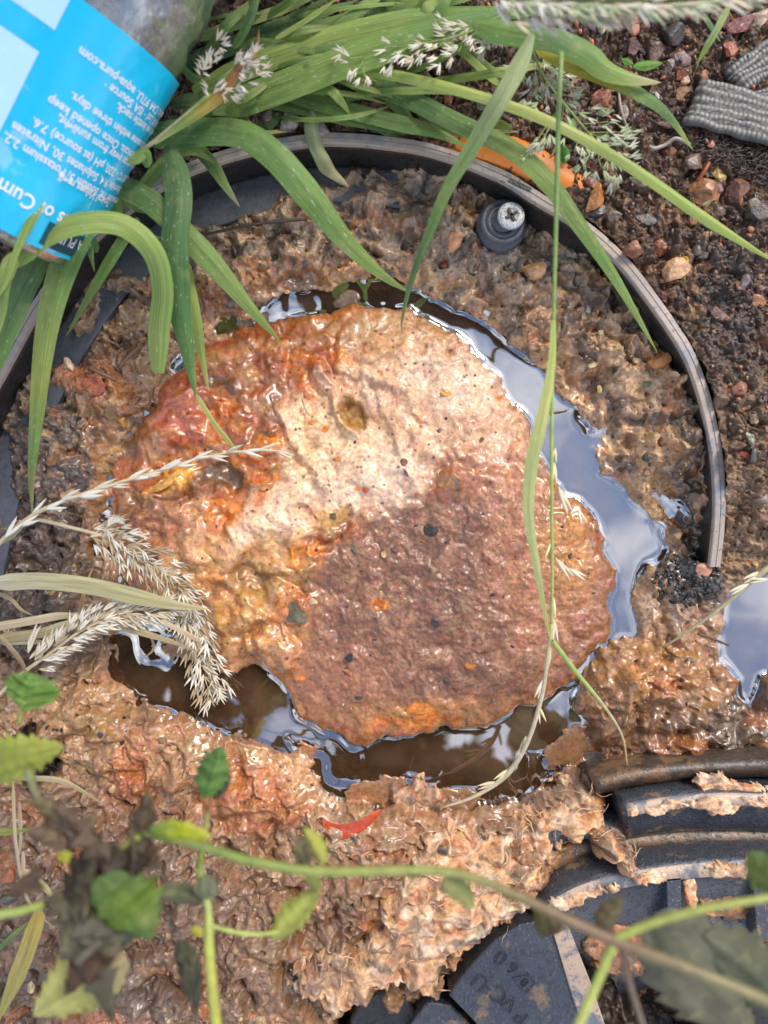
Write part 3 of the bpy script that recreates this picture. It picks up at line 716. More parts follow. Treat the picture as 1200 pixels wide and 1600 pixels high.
# orange plastic shell behind the rim
def orange():
    m, nt, b = mat_new('orange_plastic'); L = nt.links.new
    n = noise_node(nt, 150, 5, .6); n2 = noise_node(nt, 60, 4, .6)
    L(mixc(nt, (.80,.23,.025), (.30,.10,.03), mapr(nt, n.outputs['Fac'], .60, .68, 0, .8)), b.inputs['Base Color']); b.inputs['Roughness'].default_value = .4
    bump(nt, b, n2.outputs['Fac'], .4, .001); return m
oc = [(700,218,.044),(735,226,.0475),(790,244,.0485),(840,268,.0480),(880,290,.0465),(910,312,.043)]
op = catmull(oc, 40); pr = []
for k, (a_, b_, z_) in enumerate(op):
    pass
V_, F_ = sweep(op, [(-.0170,-.016),(-.0165,-.006),(-.0125,-.0012),(-.0065,.0006),(.0010,-.0005),(.0045,-.003),(.0060,-.012)])
og = mesh_np('orange_plastic_piece', V_, F_, orange()); tag(og, 'bright orange curved plastic piece wedged behind the chamber rim beside the screw', 'plastic piece')
cpt = P(893, 303, .042)

# ------------------------------------------------------------------ fittings at the lower right
fit = empty('chamber_base_fitting', P(1000, 1400, .0), 'broken black plastic base fitting with curved walls and ribs at the lower right', 'chamber base')
def sweep2(path, prof, n=60):
    """profile given in photograph-down offsets (px) and absolute heights"""
    p = catmull(path, n); m = len(prof); V = np.zeros((n, m, 3))
    T = np.gradient(p, axis=0); T /= np.linalg.norm(T, axis=1)[:, None]; N = np.stack([-T[:, 1], T[:, 0]], -1)
    for i in range(n):
        for j, (o_, z_) in enumerate(prof):
            q_ = P(p[i, 0], p[i, 1], .046); q_ = Vector((q_.x + N[i, 0]*o_*.0004, q_.y - N[i, 1]*o_*.0004, z_)); V[i, j] = q_[:]
    i = np.arange(n-1)[:, None]*m; j = np.arange(m-1)[None]
    return V.reshape(-1, 3), [np.stack([i+j, i+m+j, i+m+j+1, i+j+1], -1).reshape(-1, 4), np.arange(m)[None], (np.arange(m)[::-1]+(n-1)*m)[None]]
A1 = [(978,1268),(1030,1259),(1090,1252),(1160,1251),(1260,1256),(1420,1275)]
mesh_np('upper_wall', *sweep2(A1, [(-12,-.05),(-12,.038),(-9,.0455),(9,.0455),(11,.0440),(30,.038),(58,.030),(72,.022),(76,.004),(76,-.05)]), M_fit, fit)
A0 = [(940,1236),(1000,1222),(1080,1212),(1160,1207),(1260,1205),(1420,1215)]
mesh_np('rear_wall', *sweep2(A0, [(-10,-.02),(-8,.030),(0,.034),(14,.032),(28,.024),(40,.005),(42,-.05)]), M_bar, fit)
mesh_np('upper_wall_top', *sweep2([(980,1266),(1030,1257),(1090,1250),(1160,1249),(1260,1254),(1420,1273)], [(-8,.0440),(-7,.0463),(9,.0463),(10,.0440)]), M_edge, fit)
A2 = [(846,1440),(880,1408),(930,1386),(990,1372),(1060,1362),(1130,1357),(1230,1358),(1420,1380)]
mesh_np('lower_wall', *sweep2(A2, [(-30,-.045),(-22,.020),(-14,.043),(-11,.0462),(12,.0462),(14,.0448),(20,.042),(60,.036),(120,.030),(190,.020),(240,.004),(250,-.04)]), M_fit, fit)
mesh_np('lower_wall_top', *sweep2(A2, [(-11,.0450),(-10,.0470),(11,.0470),(12,.0450)]), M_edge, fit)
mesh_np('inner_band', *sweep2([(862,1385),(900,1362),(960,1345),(1040,1337),(1130,1333),(1230,1333),(1420,1350)], [(-28,-.05),(-24,.010),(-14,.020),(0,.026),(14,.024),(26,.010),(28,-.04)]), M_bar, fit)
mesh_np('outer_band', *sweep2([(846,1350),(900,1318),(960,1318),(990,1322)], [(-26,-.03),(-22,.022),(-8,.031),(10,.031),(22,.022),(26,-.04)]), M_fit, fit)
for (pl, z) in [([(1042,1372),(1064,1370),(1068,1470),(1060,1560),(1040,1560),(1044,1460)], .0470), ([(866,1462),(890,1452),(925,1540),(965,1660),(930,1660),(895,1560)], .0500),
                ([(1176,1366),(1192,1366),(1200,1470),(1184,1470)], .0455)]:
    mesh_np('rib', *poly_prism(pl, -.03, z, .0008), M_edge if z == .05 else M_fit, fit, smooth=False)
pg_ = [(1180,1480),(1230,1470),(1300,1480),(1300,1700),(1120,1700),(1150,1560)]
mesh_np('side_block', *poly_prism(pg_, -.03, .030, .002), M_wall, fit, smooth=False)
plate = empty('marked_plastic_plate', P(810, 1540, .03), 'flat dark grey plastic plate embossed PVC-U and 60 at the bottom edge', 'plate')
PP = [(702,1556),(712,1538),(742,1502),(775,1468),(812,1446),(846,1438),(866,1452),(884,1488),(902,1530),(922,1585),(950,1680),(790,1680),(756,1612)]
mesh_np('plate_body', *poly_prism(PP, -.02, .0480, .0009), M_fit, plate, smooth=False)
M_let = plastic('embossed_plastic', (.022,.024,.030), .35, (.10,.06,.04), .3)
def text_mesh(s, size, outline=0.0, shear=0, bold=0):
    cu = bpy.data.curves.new('t', 'FONT'); cu.body = s; cu.size = size; cu.resolution_u = 3; cu.shear = shear
    cu.offset = bold
    if outline: cu.fill_mode = 'NONE'; cu.bevel_depth = outline*1.25; cu.bevel_resolution = 0
    ob = bpy.data.objects.new('t', cu); COL.link(ob); dg = bpy.context.evaluated_depsgraph_get(); dg.update()
    me = bpy.data.meshes.new_from_object(ob.evaluated_get(dg)); bpy.data.objects.remove(ob); bpy.data.curves.remove(cu)
    V = np.zeros(len(me.vertices)*3); me.vertices.foreach_get('co', V); V = V.reshape(-1, 3)
    fl = {}
    for p in me.polygons: fl.setdefault(len(p.vertices), []).append(list(p.vertices))
    bpy.data.meshes.remove(me); return V, [np.array(v) for v in fl.values()]
def emboss(s, px, py, h, ang):
    V, Fl = text_mesh(s, h/.72, .00022); c = (V.max(0)+V.min(0))/2; V = V - [c[0], c[1], 0]
    a = math.radians(ang); ca, sa = math.cos(a), math.sin(a); o_ = P(px, py, .0483)
    W = np.stack([V[:,0]*ca - V[:,1]*sa + o_.x, V[:,0]*sa + V[:,1]*ca + o_.y, V[:,2] + .0482], -1)
    return mesh_np('embossed_letter', W, Fl, M_let, plate)
for ch, px, py, h in [('P',813,1590,24),('V',797,1568,24),('C',779,1556,25),('-',764,1545,22),('U',750,1535,24),('6',801,1513,20),('0',782,1497,25),('B',819,1535,13)]:
    emboss(ch, px, py, MM(h, .048), 140 if ch not in 'B' else 135)
hs = [(800,1528),(811,1522),(816,1528),(822,1522),(836,1534),(822,1551)]
V_, F_ = tube(catmull([(*P(a, b, .0483)[:],) for a, b in hs + [hs[0]]], 7), .00025, 5); mesh_np('embossed_mark', V_, F_, M_let, plate)
slab2 = empty('lower_plastic_block', P(640, 1590, .02), 'small wet grey plastic block at the bottom edge left of the embossed plate', 'block')
mesh_np('block_body', *poly_prism([(548,1592),(566,1560),(604,1548),(640,1566),(652,1592),(650,1700),(540,1700)], -.03, .034, .0015), M_wall, slab2, smooth=False)
mesh_np('block_face', *poly_prism([(634,1612),(668,1566),(704,1572),(745,1612),(760,1700),(630,1700)], -.03, .040, .0010), M_fit, slab2, smooth=False)

# grease and fibres
def clump_z(x, y): return .017 + .027*sm(1265, 1430, y) + .010*ell(x, y, 900, 1290, 80, 50, 30, .9) + .017*ell(x, y, 985, 1345, 60, 34, 55, .6) + .005*ell(x, y, 620, 1500, 90, 60, 0, .9)
FIB = [(655,1300),(700,1286),(790,1285),(850,1248),(880,1222),(930,1222),(950,1262),(968,1300),(1000,1340),(1018,1378),(992,1384),(956,1352),(915,1318),(880,1322),(862,1350),(850,1388),(822,1432),(775,1462),(735,1500),(700,1522),(690,1566),(660,1556),(620,1540),
       (586,1548),(548,1586),(510,1600),(490,1560),(446,1542),(462,1510),(512,1490),(560,1478),(592,1446),(600,1396),(640,1362),(640,1330)]
fb = patch('fibrous_grease', FIB, clump_z, 1.0, 1.7, 'peach', 30, .016, seed=601, angle=30)
tag(fb, 'torn peach coloured fibrous grease clump spread over the plastic fitting below the water', 'grease clump')
S_ = [(lambda G: (lambda x, y: float(G[int((y+400)/5), int((x+400)/5)])))(sdist(FIB))]
fp = []
for k in range(110):
    for _ in range(30):
        x0, y0 = random.uniform(440, 1020), random.uniform(1220, 1600)
        if S_[0](x0, y0) > 4: break
    z0 = float(clump_z(np.array(x0), np.array(y0))) + random.uniform(.001, .008); a = random.gauss(.6, .8); pts = []; n_ = random.randint(5, 10)
    for i in range(n_):
        pts.append(P(x0, y0, z0 + .003*math.sin(i*.9+k))[:]); a += random.uniform(-.6, .6); x0 += math.cos(a)*6; y0 -= math.sin(a)*6
    fp.append(tube(catmull(pts, 14), random.uniform(.00015, .0006)*np.sin(np.linspace(.3, 3.0, 14)), 4))
Vf, Ff = merge(fp); o = mesh_np('grease_fibres', Vf, Ff, M_sl, col=np.tile(lin((226,184,142))*.8, (len(Vf), 1)), attrs={'wet': np.full(len(Vf), .3)}); tag(o, 'fine peach fibres and threads lying over the torn grease clump', 'fibres', kind='stuff')
for pl, z, sd_, lb, *pal_ in [([(978,1262),(1040,1250),(1100,1244),(1160,1243),(1210,1244),(1210,1260),(1150,1268),(1110,1280),(1090,1262),(1030,1270),(985,1284)], .0462, 641, 'orange pink grease crust along the top edge of the upper wall'),
                   ([(985,1366),(1040,1356),(1052,1366),(1040,1380),(990,1384)], .0472, 651, 'peach grease smear where the clump trails onto the lower wall'),
                   ([(1095,1350),(1150,1346),(1200,1350),(1200,1372),(1150,1374),(1105,1372)], .0474, 661, 'pale grease smear on the lower wall at the right edge'),
                   ([(862,1412),(920,1390),(960,1378),(966,1392),(920,1408),(880,1428)], .0474, 671, 'pale grease streak along the left of the lower wall'),
                   ([(1066,1372),(1090,1372),(1092,1440),(1084,1470),(1068,1465)], .0445, 681, 'peach grease strip running down beside the rib'),
                   ([(900,1470),(960,1440),(1030,1450),(1040,1500),(980,1530),(930,1520)], .0335, 711, 'dark brown muck smeared on the barrel of the lower wall', 'brown'),
                   ([(1080,1400),(1180,1390),(1200,1420),(1150,1440),(1090,1430)], .0345, 721, 'brown muck patch on the lower wall beside the right rib', 'brown'),
                   ([(880,1372),(940,1345),(1000,1336),(1010,1352),(930,1368),(880,1392)], .0300, 731, 'brown grease fold inside the curved channel left of centre', 'brown'),
                   ([(1080,1222),(1110,1205),(1140,1218),(1180,1226),(1230,1222),(1230,1240),(1150,1240),(1100,1240)], .0380, 691, 'ragged peach grease lump on the rear wall')]:
    tag(patch('grease_smear', pl, z, .35, 1.8, pal_[0] if pal_ else 'peach', 6, .006, seed=sd_, ragged=.55), lb, 'grease smear', 'grease smears on the fitting')
bp = patch('wet_sludge_fold', [(600,1216),(650,1212),(705,1225),(700,1262),(672,1290),(630,1290),(606,1262)], .0005, .8, 1.7, 'wet', 24, .012, seed=701, angle=80, ragged=.6)
tag(bp, 'pale brown folded sheet of soft sludge half under the water at the lower middle', 'sludge fold')
def skin(name, rows, rgb, label, cat, z, thick=.0008, rough=.25):
    """small curled sheet through pixel rows: list of rows of (px,py,dz)"""
    V = np.array([[P(a, b, z+c)[:] for a, b, c in r] for r in rows]); n, m = V.shape[:2]; V = V.reshape(-1, 3)
    i = np.arange(n-1)[:, None]*m; j = np.arange(m-1)[None]; q = np.stack([i+j, i+m+j, i+m+j+1, i+j+1], -1).reshape(-1, 4)
    o = mesh_np(name, V, q, col_mat(name+'_skin', rough, var=.35, coat=.5), col=np.tile(lin(rgb)*.8, (len(V), 1)))
    s = o.modifiers.new('s', 'SOLIDIFY'); s.thickness = thick; o.modifiers.new('u', 'SUBSURF').levels = 2; o.modifiers['u'].render_levels = 2
    return tag(o, label, cat)
skin('pepper_skin', [[(500,1272,.004),(505,1290,.002),(500,1308,-.001)],[(515,1285,.001),(520,1298,-.002),(522,1312,.001)],[(535,1288,.003),(538,1300,.001),(540,1312,.004)],[(560,1282,.005),(562,1292,.003),(562,1303,.003)],[(580,1270,.007),(582,1278,.005),(580,1288,.003)],[(597,1262,.004),(597,1266,.004),(596,1270,.003)]],
     (196,72,28), 'curled orange red strip of pepper skin lying in the sludge under the water', 'food scrap', .022)

# ------------------------------------------------------------------ the bottle
RB = .0555; ZB = .105
AXD = Vector((-.56, -.83, -.20)).normalized()         # along the axis, towards the lower left
PRP = Vector((.83, -.56, 0)).normalized()          # towards the visible edge
UPV = AXD.cross(PRP); UPV = UPV if UPV.z > 0 else -UPV
kb = (ZC - ZB) / F
O_ = P(128, 22, ZB)
def cyl(u, s, r=RB):
    """u: arc length from the line nearest the camera towards the visible edge; s: metres along the axis"""
    t = u / RB; return O_ + AXD*s + PRP*(math.sin(t)*r) + UPV*(math.cos(t)*r)
PX1 = (ZC-ZB-RB)/F
def hit(px, py):
    d = Vector(((px-600)/F, (800-py)/F, -1)); o = Vector((0, 0, ZC)) - O_
    a = d - AXD*d.dot(AXD); b = o - AXD*o.dot(AXD); A = a.dot(a); B = 2*a.dot(b); C_ = b.dot(b) - RB*RB
    D_ = max(B*B - 4*A*C_, 0); t = (-B - math.sqrt(D_))/(2*A); q_ = o + d*t; s = q_.dot(AXD); w = q_ - AXD*s
    return math.atan2(w.dot(PRP), w.dot(UPV))*RB, s
bot = empty('plastic_bottle', P(128, 22, .05), 'crumpled clear plastic water bottle with a bright blue label at the top left', 'bottle')
u1, s_top = hit(255, 104); u2, s_bot = hit(30, 408); s_bot -= .011
prof = []
S0, S1 = s_top - .20, s_bot + .008
ss = np.linspace(S0, S1, 150); tt = np.linspace(0, 2*np.pi, 96, endpoint=False)
rr = np.full(150, RB)
for i, s in enumerate(ss):
    r = RB
    if s < s_top - .085: r = RB*(.24 + .76*sm(s_top-.19, s_top-.085, s))
    if s > s_bot + .004: r = RB*(1 - .22*sm(s_bot+.004, S1, s)**2)
    if s < s_top-.012 and s > s_top - .08: r -= .0016*max(0, math.sin((s-s_top)*2*math.pi/.026))
    if s_top-.006 < s < s_bot+.006: r -= .0006
    rr[i] = r
SS, TT = np.meshgrid(ss, tt, indexing='ij')
cr_ = np.where((SS < s_top-.004) | (SS > s_bot+.004), 1.0, .3)
rn = rr[:, None] + cr_*(.0020*ridged(SS*38, TT*2.0, 801, 3) - .001)
V_ = np.array(O_)[None, None] + SS[..., None]*np.array(AXD) + (np.sin(TT)*rn)[..., None]*np.array(PRP) + (np.cos(TT)*rn)[..., None]*np.array(UPV)
def wrapq(n, m):
    i = np.arange(n-1)[:, None]*m; j = np.arange(m)[None]; k = (j+1) % m
    return np.stack([i+j, i+k, i+m+k, i+m+j], -1).reshape(-1, 4)
def pet():
    m, nt, b = mat_new('clear_pet'); L = nt.links.new; nt.nodes.remove(b); out = nt.nodes['Material Output']
    tr = nt.nodes.new('ShaderNodeBsdfTransparent'); tr.inputs[0].default_value = (.80,.84,.86,1)
    gl = nt.nodes.new('ShaderNodeBsdfGlossy'); gl.inputs['Roughness'].default_value = .10
    di = nt.nodes.new('ShaderNodeBsdfDiffuse'); di.inputs[0].default_value = (.55,.60,.64,1)
    n = noise_node(nt, 45, 5, .6); lw = nt.nodes.new('ShaderNodeLayerWeight'); lw.inputs['Blend'].default_value = .35
    bp_ = nt.nodes.new('ShaderNodeBump'); bp_.inputs['Distance'].default_value = .003; bp_.inputs['Strength'].default_value = .7; L(n.outputs['Fac'], bp_.inputs['Height'])
    L(bp_.outputs[0], gl.inputs['Normal']); L(bp_.outputs[0], lw.inputs['Normal'])
    m1 = nt.nodes.new('ShaderNodeMixShader'); L(mapr(nt, n.outputs['Fac'], .35, .7, .10, .42), m1.inputs[0]); L(tr.outputs[0], m1.inputs[1]); L(di.outputs[0], m1.inputs[2])
    m2 = nt.nodes.new('ShaderNodeMixShader'); L(mapr(nt, lw.outputs['Fresnel'], 0, 1, .12, .8), m2.inputs[0]); L(m1.outputs[0], m2.inputs[1]); L(gl.outputs[0], m2.inputs[2])
    L(m2.outputs[0], out.inputs['Surface']); return m
mesh_np('bottle_body', V_.reshape(-1, 3), [wrapq(150, 96), (np.arange(96)[::-1] + 149*96)[None]], pet(), bot)
capV, capF = [], None
cs = np.array([S0-.022, S0-.022, S0-.002, S0]); crr = np.array([.0001, .0145, .0150, .0135])
cv = np.array([[(O_ + AXD*a + PRP*(math.sin(t)*b) + UPV*(math.cos(t)*b))[:] for t in np.linspace(0, 2*np.pi, 32, endpoint=False)] for a, b in zip(cs, crr)])
mesh_np('cap', cv.reshape(-1, 3), wrapq(4, 32), col_mat('cap_blue', .4), bot, col=np.tile(lin((20,110,190)), (128, 1)))
def label_mat(name, rgb, alt):
    m, nt, b = mat_new(name); L = nt.links.new
    n = noise_node(nt, 26, 3, .5); wv = noise_node(nt, 18, 4, .55); wv.inputs['Distortion'].default_value = 2.2
    c_ = mixc(nt, rgb, alt, mapr(nt, n.outputs['Fac'], .52, .72, 0, .8)); c_ = mixc(nt, c_, (.62,.80,.86), mapr(nt, wv.outputs['Fac'], .60, .66, 0, .32)); n9 = noise_node(nt, 260, 4, .6); c_ = mixc(nt, c_, (.20,.16,.12), mapr(nt, n9.outputs['Fac'], .68, .74, 0, .6)); L(c_, b.inputs['Base Color'])
    b.inputs['Roughness'].default_value = .34; b.inputs['Coat Weight'].default_value = .4; b.inputs['Coat Roughness'].default_value = .2
    n2 = noise_node(nt, 55, 3, .5); bump(nt, b, n2.outputs['Fac'], .7, .0022); return m
def wrapgrid(u0, u1_, s0, s1, r, nu=40, ns=30):
    U, S_ = np.meshgrid(np.linspace(u0, u1_, nu), np.linspace(s0, s1, ns), indexing='ij')
    w = .0011*ridged(U*26, S_*20, 811, 2)*sm(.1, .5, fbm(U*14, S_*14, 815, 2)+.2) + .0003*fbm(U*60, S_*60, 811, 3)
    t = U/RB; V = np.array(O_)[None, None] + S_[..., None]*np.array(AXD) + (np.sin(t)*(r+w))[..., None]*np.array(PRP) + (np.cos(t)*(r+w))[..., None]*np.array(UPV)
    i = np.arange(nu-1)[:, None]*ns; j = np.arange(ns-1)[None]
    return V.reshape(-1, 3), np.stack([i+j, i+ns+j, i+ns+j+1, i+j+1], -1).reshape(-1, 4)
full = math.pi*RB
lab = mesh_np('label', *wrapgrid(-full, full, s_top, s_bot, RB+.0010, 120, 50), label_mat('label_blue', (.0,.50,.78), (.03,.62,.88)), bot)
def sub(o):
    o.parent = lab; o.matrix_parent_inverse = Matrix.Identity(4); return o
M_pan = label_mat('label_pale_panel', (.50,.76,.88), (.68,.84,.92))
ua, sa_ = hit(62, 82); sub(mesh_np('pale_panel', *wrapgrid(-full*.9, ua, sa_, sa_+.13*.42, RB+.0014, 40, 16), M_pan, bot))
ua, sa_ = hit(86, 48); sub(mesh_np('pale_panel', *wrapgrid(-full*.9, ua, s_top-.0005, sa_, RB+.0014, 40, 8), M_pan, bot))
M_wh = col_mat('print_white', .4, var=.03)
def print_line(s, end, size, bold=0):
    ue, se = hit(*end); V, Fl = text_mesh(s, size, 0, 0, size*.018)
    # finer faces so that the letters bend with the bottle
    W = V[:, 0].max(); s_base = se
    out = np.zeros_like(V)
    for i, (x, y, z) in enumerate(V):
        u__ = ue + (W-x)*.86; w__ = .0011*ridged(np.array(u__*26), np.array((s_base+y)*20), 811, 2)*sm(.1, .5, fbm(np.array(u__*14), np.array((s_base+y)*14), 815, 2)+.2); q_ = cyl(u__, s_base + y, RB+.0016 + float(max(w__, 0))); out[i] = q_[:]
    sub(mesh_np('printed_line', out, Fl, M_wh, bot, col=np.full((len(V), 3), .86), smooth=False))
sz = 21*PX1
for s, e in [('Unit 2, Cumbria, CA4 9TU. aqua-pura.com', (126,72)), ('Aqua Pura UK Ltd · ISA Source ·', (165,124)), ('Best before end: see bottle neck.', (182,158)), ('refrigerated and consume within three days.', (112,142)),
             ('from chemicals. Once opened keep', (78,148)), ('Store in a dry place away from sunlight,', (92,177)), ('at 180°C - 220, pH (at source) 7.6.', (53,182)), ('Chloride 9.4, Sulphates 30, Nitrates', (22,189)),
             ('Magnesium 16, Sodium 5, Potassium 2.2,', (9,206)), ('Typical Values mg/l', (94,268))]:
    print_line(s, e, sz)
print_line('from the rolling hills of Cumbria', (-45,248), sz*1.75)
ul, sl_ = hit(72, 352)
lg = sub(mesh_np('logo_tag', *wrapgrid(ul, ul+.030, sl_-.003, sl_+.010, RB+.0015, 16, 6), col_mat('logo_green', .4, var=.1), bot, col=np.tile(lin((14,70,84)), (96, 1))))
lab_r = RB
V, Fl = text_mesh('AQUA PURA', .0085); Wd = V[:, 0].max(); out = np.array([cyl(ul+.003 + (Wd-x)*.9, sl_-.0005+y, RB+.0019)[:] for x, y, z in V])
sub(mesh_np('logo_lettering', out, Fl, M_wh, bot, col=np.full((len(V), 3), .82), smooth=False))
# ------------------------------------------------------------------ plants
def leaf_mat(name, flecks=.5, rough=.50, veins=260, trans=.42):
    m, nt, b = mat_new(name); L = nt.links.new
    at = nt.nodes.new('ShaderNodeAttribute'); at.attribute_name = 'col'
    uv = nt.nodes.new('ShaderNodeUVMap'); uv.uv_map = 'uv'
    sx = nt.nodes.new('ShaderNodeMapping'); sx.inputs['Scale'].default_value = (6, .12, 1); L(uv.outputs[0], sx.inputs[0])
    n = noise_node(nt, 3.0, 3, .6, sx.outputs[0])                      # lengthwise veins
    s2 = nt.nodes.new('ShaderNodeMapping'); s2.inputs['Scale'].default_value = (4.5, .8, 1); L(uv.outputs[0], s2.inputs[0])
    n2 = noise_node(nt, 2.6, 2, .5, s2.outputs[0])                     # pale scratches
    n3 = noise_node(nt, 70, 4, .6)
    c = mixc(nt, at.outputs['Color'], (.0, .0, .0), mapr(nt, n.outputs['Fac'], .35, .65, 0, .38))
    c = mixc(nt, c, (.60, .58, .22), mapr(nt, n3.outputs['Fac'], .55, .8, 0, .35))
    c = mixc(nt, c, (.62, .68, .50), mapr(nt, n2.outputs['Fac'], .66, .69, 0, flecks))
    L(c, b.inputs['Base Color']); b.inputs['Roughness'].default_value = rough; b.inputs['Specular IOR Level'].default_value = .35
    bump(nt, b, n.outputs['Fac'], .6, .0005)
    tl = nt.nodes.new('ShaderNodeBsdfTranslucent'); L(c, tl.inputs[0]); mx = nt.nodes.new('ShaderNodeMixShader'); mx.inputs[0].default_value = trans
    L(b.outputs[0], mx.inputs[1]); L(tl.outputs[0], mx.inputs[2]); L(mx.outputs[0], nt.nodes['Material Output'].inputs['Surface']); return m
M_leaf = leaf_mat('grass_leaf', .55); M_dry = leaf_mat('dry_leaf', .2, .6); M_net = leaf_mat('nettle_leaf', .1, .55)
G1, G2, G3, G4, G5 = (124,156,84), (104,136,84), (176,196,104), (150,174,94), (196,204,124)
DRY, DRY2, STRAW = (206,190,150), (176,158,116), (226,206,172)
def ribbon(name, pts, w, cols, parent=None, mat=None, fold=.22, n=34, tip=.4, base=.08, roll=0, blunt=False, wave=0):
    """a leaf blade: pts rows of (px,py,z); w in pixels; cols list of colours base to tip"""
    p = catmull(pts, n); W = np.array([P(a, b, c)[:] for a, b, c in p]); t = np.linspace(0, 1, n)
    T = np.gradient(W, axis=0); T /= np.linalg.norm(T, axis=1)[:, None] + 1e-12
    S_ = np.cross(T, [0, 0, 1.0]); S_ /= np.linalg.norm(S_, axis=1)[:, None] + 1e-12
    U_ = np.cross(S_, T)
    ro = np.radians(np.broadcast_to(np.interp(t, np.linspace(0, 1, len(roll)), roll) if hasattr(roll, '__len__') else roll, (n,)))
    A = S_*np.cos(ro)[:, None] + U_*np.sin(ro)[:, None]; B = np.cross(A, T); B = -B
    prof = np.minimum(1, ((1-t)/tip + (0.45 if blunt else 0))**.75)*np.minimum(1, .35 + .65*t/base)
    hw = prof*w*.44*(ZC - p[:, 2])/F
    rs = random.random()*100
    m = 7; us = np.linspace(-1, 1, m); V = np.zeros((n, m, 3))
    for j, u in enumerate(us):
        wv = wave*np.sin(t*19+rs+u)*abs(u)
        V[:, j] = W + A*(hw*u)[:, None] + B*((fold*abs(u)**1.3)*hw + wv*hw)[:, None]
    UV = np.stack([np.tile(us*.5+.5, (n, 1)) + rs, np.tile((np.linalg.norm(W-W[0], axis=1)*100)[:, None], (1, m)) + rs], -1).reshape(-1, 2)
    cs = np.array([lin(c) for c in cols])*1.12; cc = np.stack([np.interp(t, np.linspace(0, 1, len(cs)), cs[:, k]) for k in range(3)], -1)
    C_ = np.repeat(cc[:, None], m, 1) * (1 - .18*np.exp(-(us/.16)**2))[None, :, None]
    i = np.arange(n-1)[:, None]*m; j = np.arange(m-1)[None]; q = np.stack([i+j, i+j+1, i+m+j+1, i+m+j], -1).reshape(-1, 4)
    return mesh_np(name, V.reshape(-1, 3), q, mat or M_leaf, parent, col=C_.reshape(-1, 3), uv=UV)
def stalk(name, pts, w, cols, parent=None, mat=None, n=40, m=7):
    p = catmull(pts, n); W = np.array([P(a, b, c)[:] for a, b, c in p]); ww = np.interp(np.linspace(0, 1, n), np.linspace(0, 1, len(w)), w) if hasattr(w, '__len__') else np.full(n, w)
    V, Fl = tube(W, ww*.5*(ZC-p[:, 2])/F, m); t = np.concatenate([np.repeat(np.linspace(0, 1, n), m), [0, 1]])
    cs = np.array([lin(c) for c in cols])*.60; cc = np.stack([np.interp(t, np.linspace(0, 1, len(cs)), cs[:, k]) for k in range(3)], -1)
    return mesh_np(name, V, Fl, mat or M_stalk, parent, col=cc)
M_stalk = col_mat('stalk', .5, var=.2, bumps=(700, .0003)); M_seed = col_mat('seed_husk', .6, var=.18, bumps=(1400, .0003))

tl = empty('grass_tuft', P(210, 240, .05), 'green grass tuft arching from beside the bottle over the left of the rim', 'grass')
Z = .07
for pts, w, cols, kw in [
    ([(205,212,.06),(290,204,.075),(370,205,.088),(425,238,.092),(480,300,.085),(540,375,.068),(592,425,.05),(640,458,.038)], 52, [G2,G1,G1,G4], dict(fold=.3, tip=.42)),
    ([(262,225,.080),(276,300,.088),(270,380,.086),(276,470,.072),(292,550,.058),(306,622,.045)], 50, [G2,G2,(92,134,78),G1], dict(fold=.5, tip=.45)),
    ([(170,282,.072),(235,315,.080),(320,398,.076),(390,480,.055),(440,536,.03)], 42, [G2,G1,G4,G4], dict(tip=.5)),
    ([(10,420,.100),(60,372,.106),(125,347,.108),(190,350,.104),(236,390,.095),(252,450,.080),(246,520,.066),(246,583,.055)], 40, [G4,G3,G3,G4,G4], dict(fold=.35, blunt=True, tip=.2)),
    ([(165,300,.078),(125,350,.084),(92,425,.082),(72,500,.074),(62,570,.064),(54,660,.052),(48,740,.040),(50,806,.030)], 54, [G2,G1,G4,(170,182,92),G1,DRY2], dict(tip=.75, fold=.4)),
    ([(110,360,.070),(60,405,.076),(22,480,.074),(-12,575,.066),(-40,660,.05)], 46, [G1,G2,G1,G4], dict(tip=.5)),
    ([(215,340,.055),(180,392,.058),(140,460,.05),(103,526,.036)], 22, [G2,G1,G1,G4], dict(tip=.6)),
    ([(285,400,.062),(300,470,.06),(312,540,.05),(326,612,.04)], 22, [G3,G3,G4,G5], dict(tip=.5)),
    ([(306,616,.043),(335,662,.035),(358,690,.028),(376,712,.022)], 9, [G5,G5,G3], dict(tip=.3)),
    ([(230,262,.085),(225,238,.09),(208,250,.092),(165,232,.09)], 20, [G1,G4,G3], dict(tip=.7)),
    ([(150,395,.06),(140,370,.068),(142,400,.066),(148,425,.058)], 18, [G2,G1,G4], dict(tip=.7)),
    ([(70,262,.112),(50,330,.118),(25,392,.118),(10,440,.112),(-20,490,.1)], 22, [G5,G3,G3,G5], dict(tip=.9, base=.5)),
    ([(95,250,.116),(68,310,.118),(30,388,.116)], 16, [G3,G5,G4], dict(tip=.4, base=.9)),
    ([(20,395,.11),(5,440,.11),(2,490,.1),(-8,540,.09)], 30, [G3,G4,G5], dict(tip=.8)),
    ([(300,222,.055),(330,255,.06),(352,290,.058),(375,324,.048)], 24, [G1,G2,G3,DRY], dict(tip=.6)),
    ([(215,300,.06),(260,250,.068),(300,235,.072),(338,256,.07)], 24, [G2,G4,G4], dict(tip=.5)),
    ([(240,180,.05),(262,150,.056),(272,120,.06)], 16, [G3,G4,G5], dict(tip=.5)),
    ([(230,330,.05),(185,300,.058),(160,330,.062),(120,390,.05)], 26, [G2,G4,G1], dict(tip=.5)),
    ([(120,330,.06),(170,300,.066),(190,360,.06),(255,372,.05)], 30, [G2,G4,G3], dict(tip=.6)),
    ]:
    ribbon('grass_blade', pts, w, cols, tl, **kw)
tp = empty('grass_tuft', P(400, 90, .05), 'dense bundle of long green grass leaves lying across the top beside the bottle', 'grass')
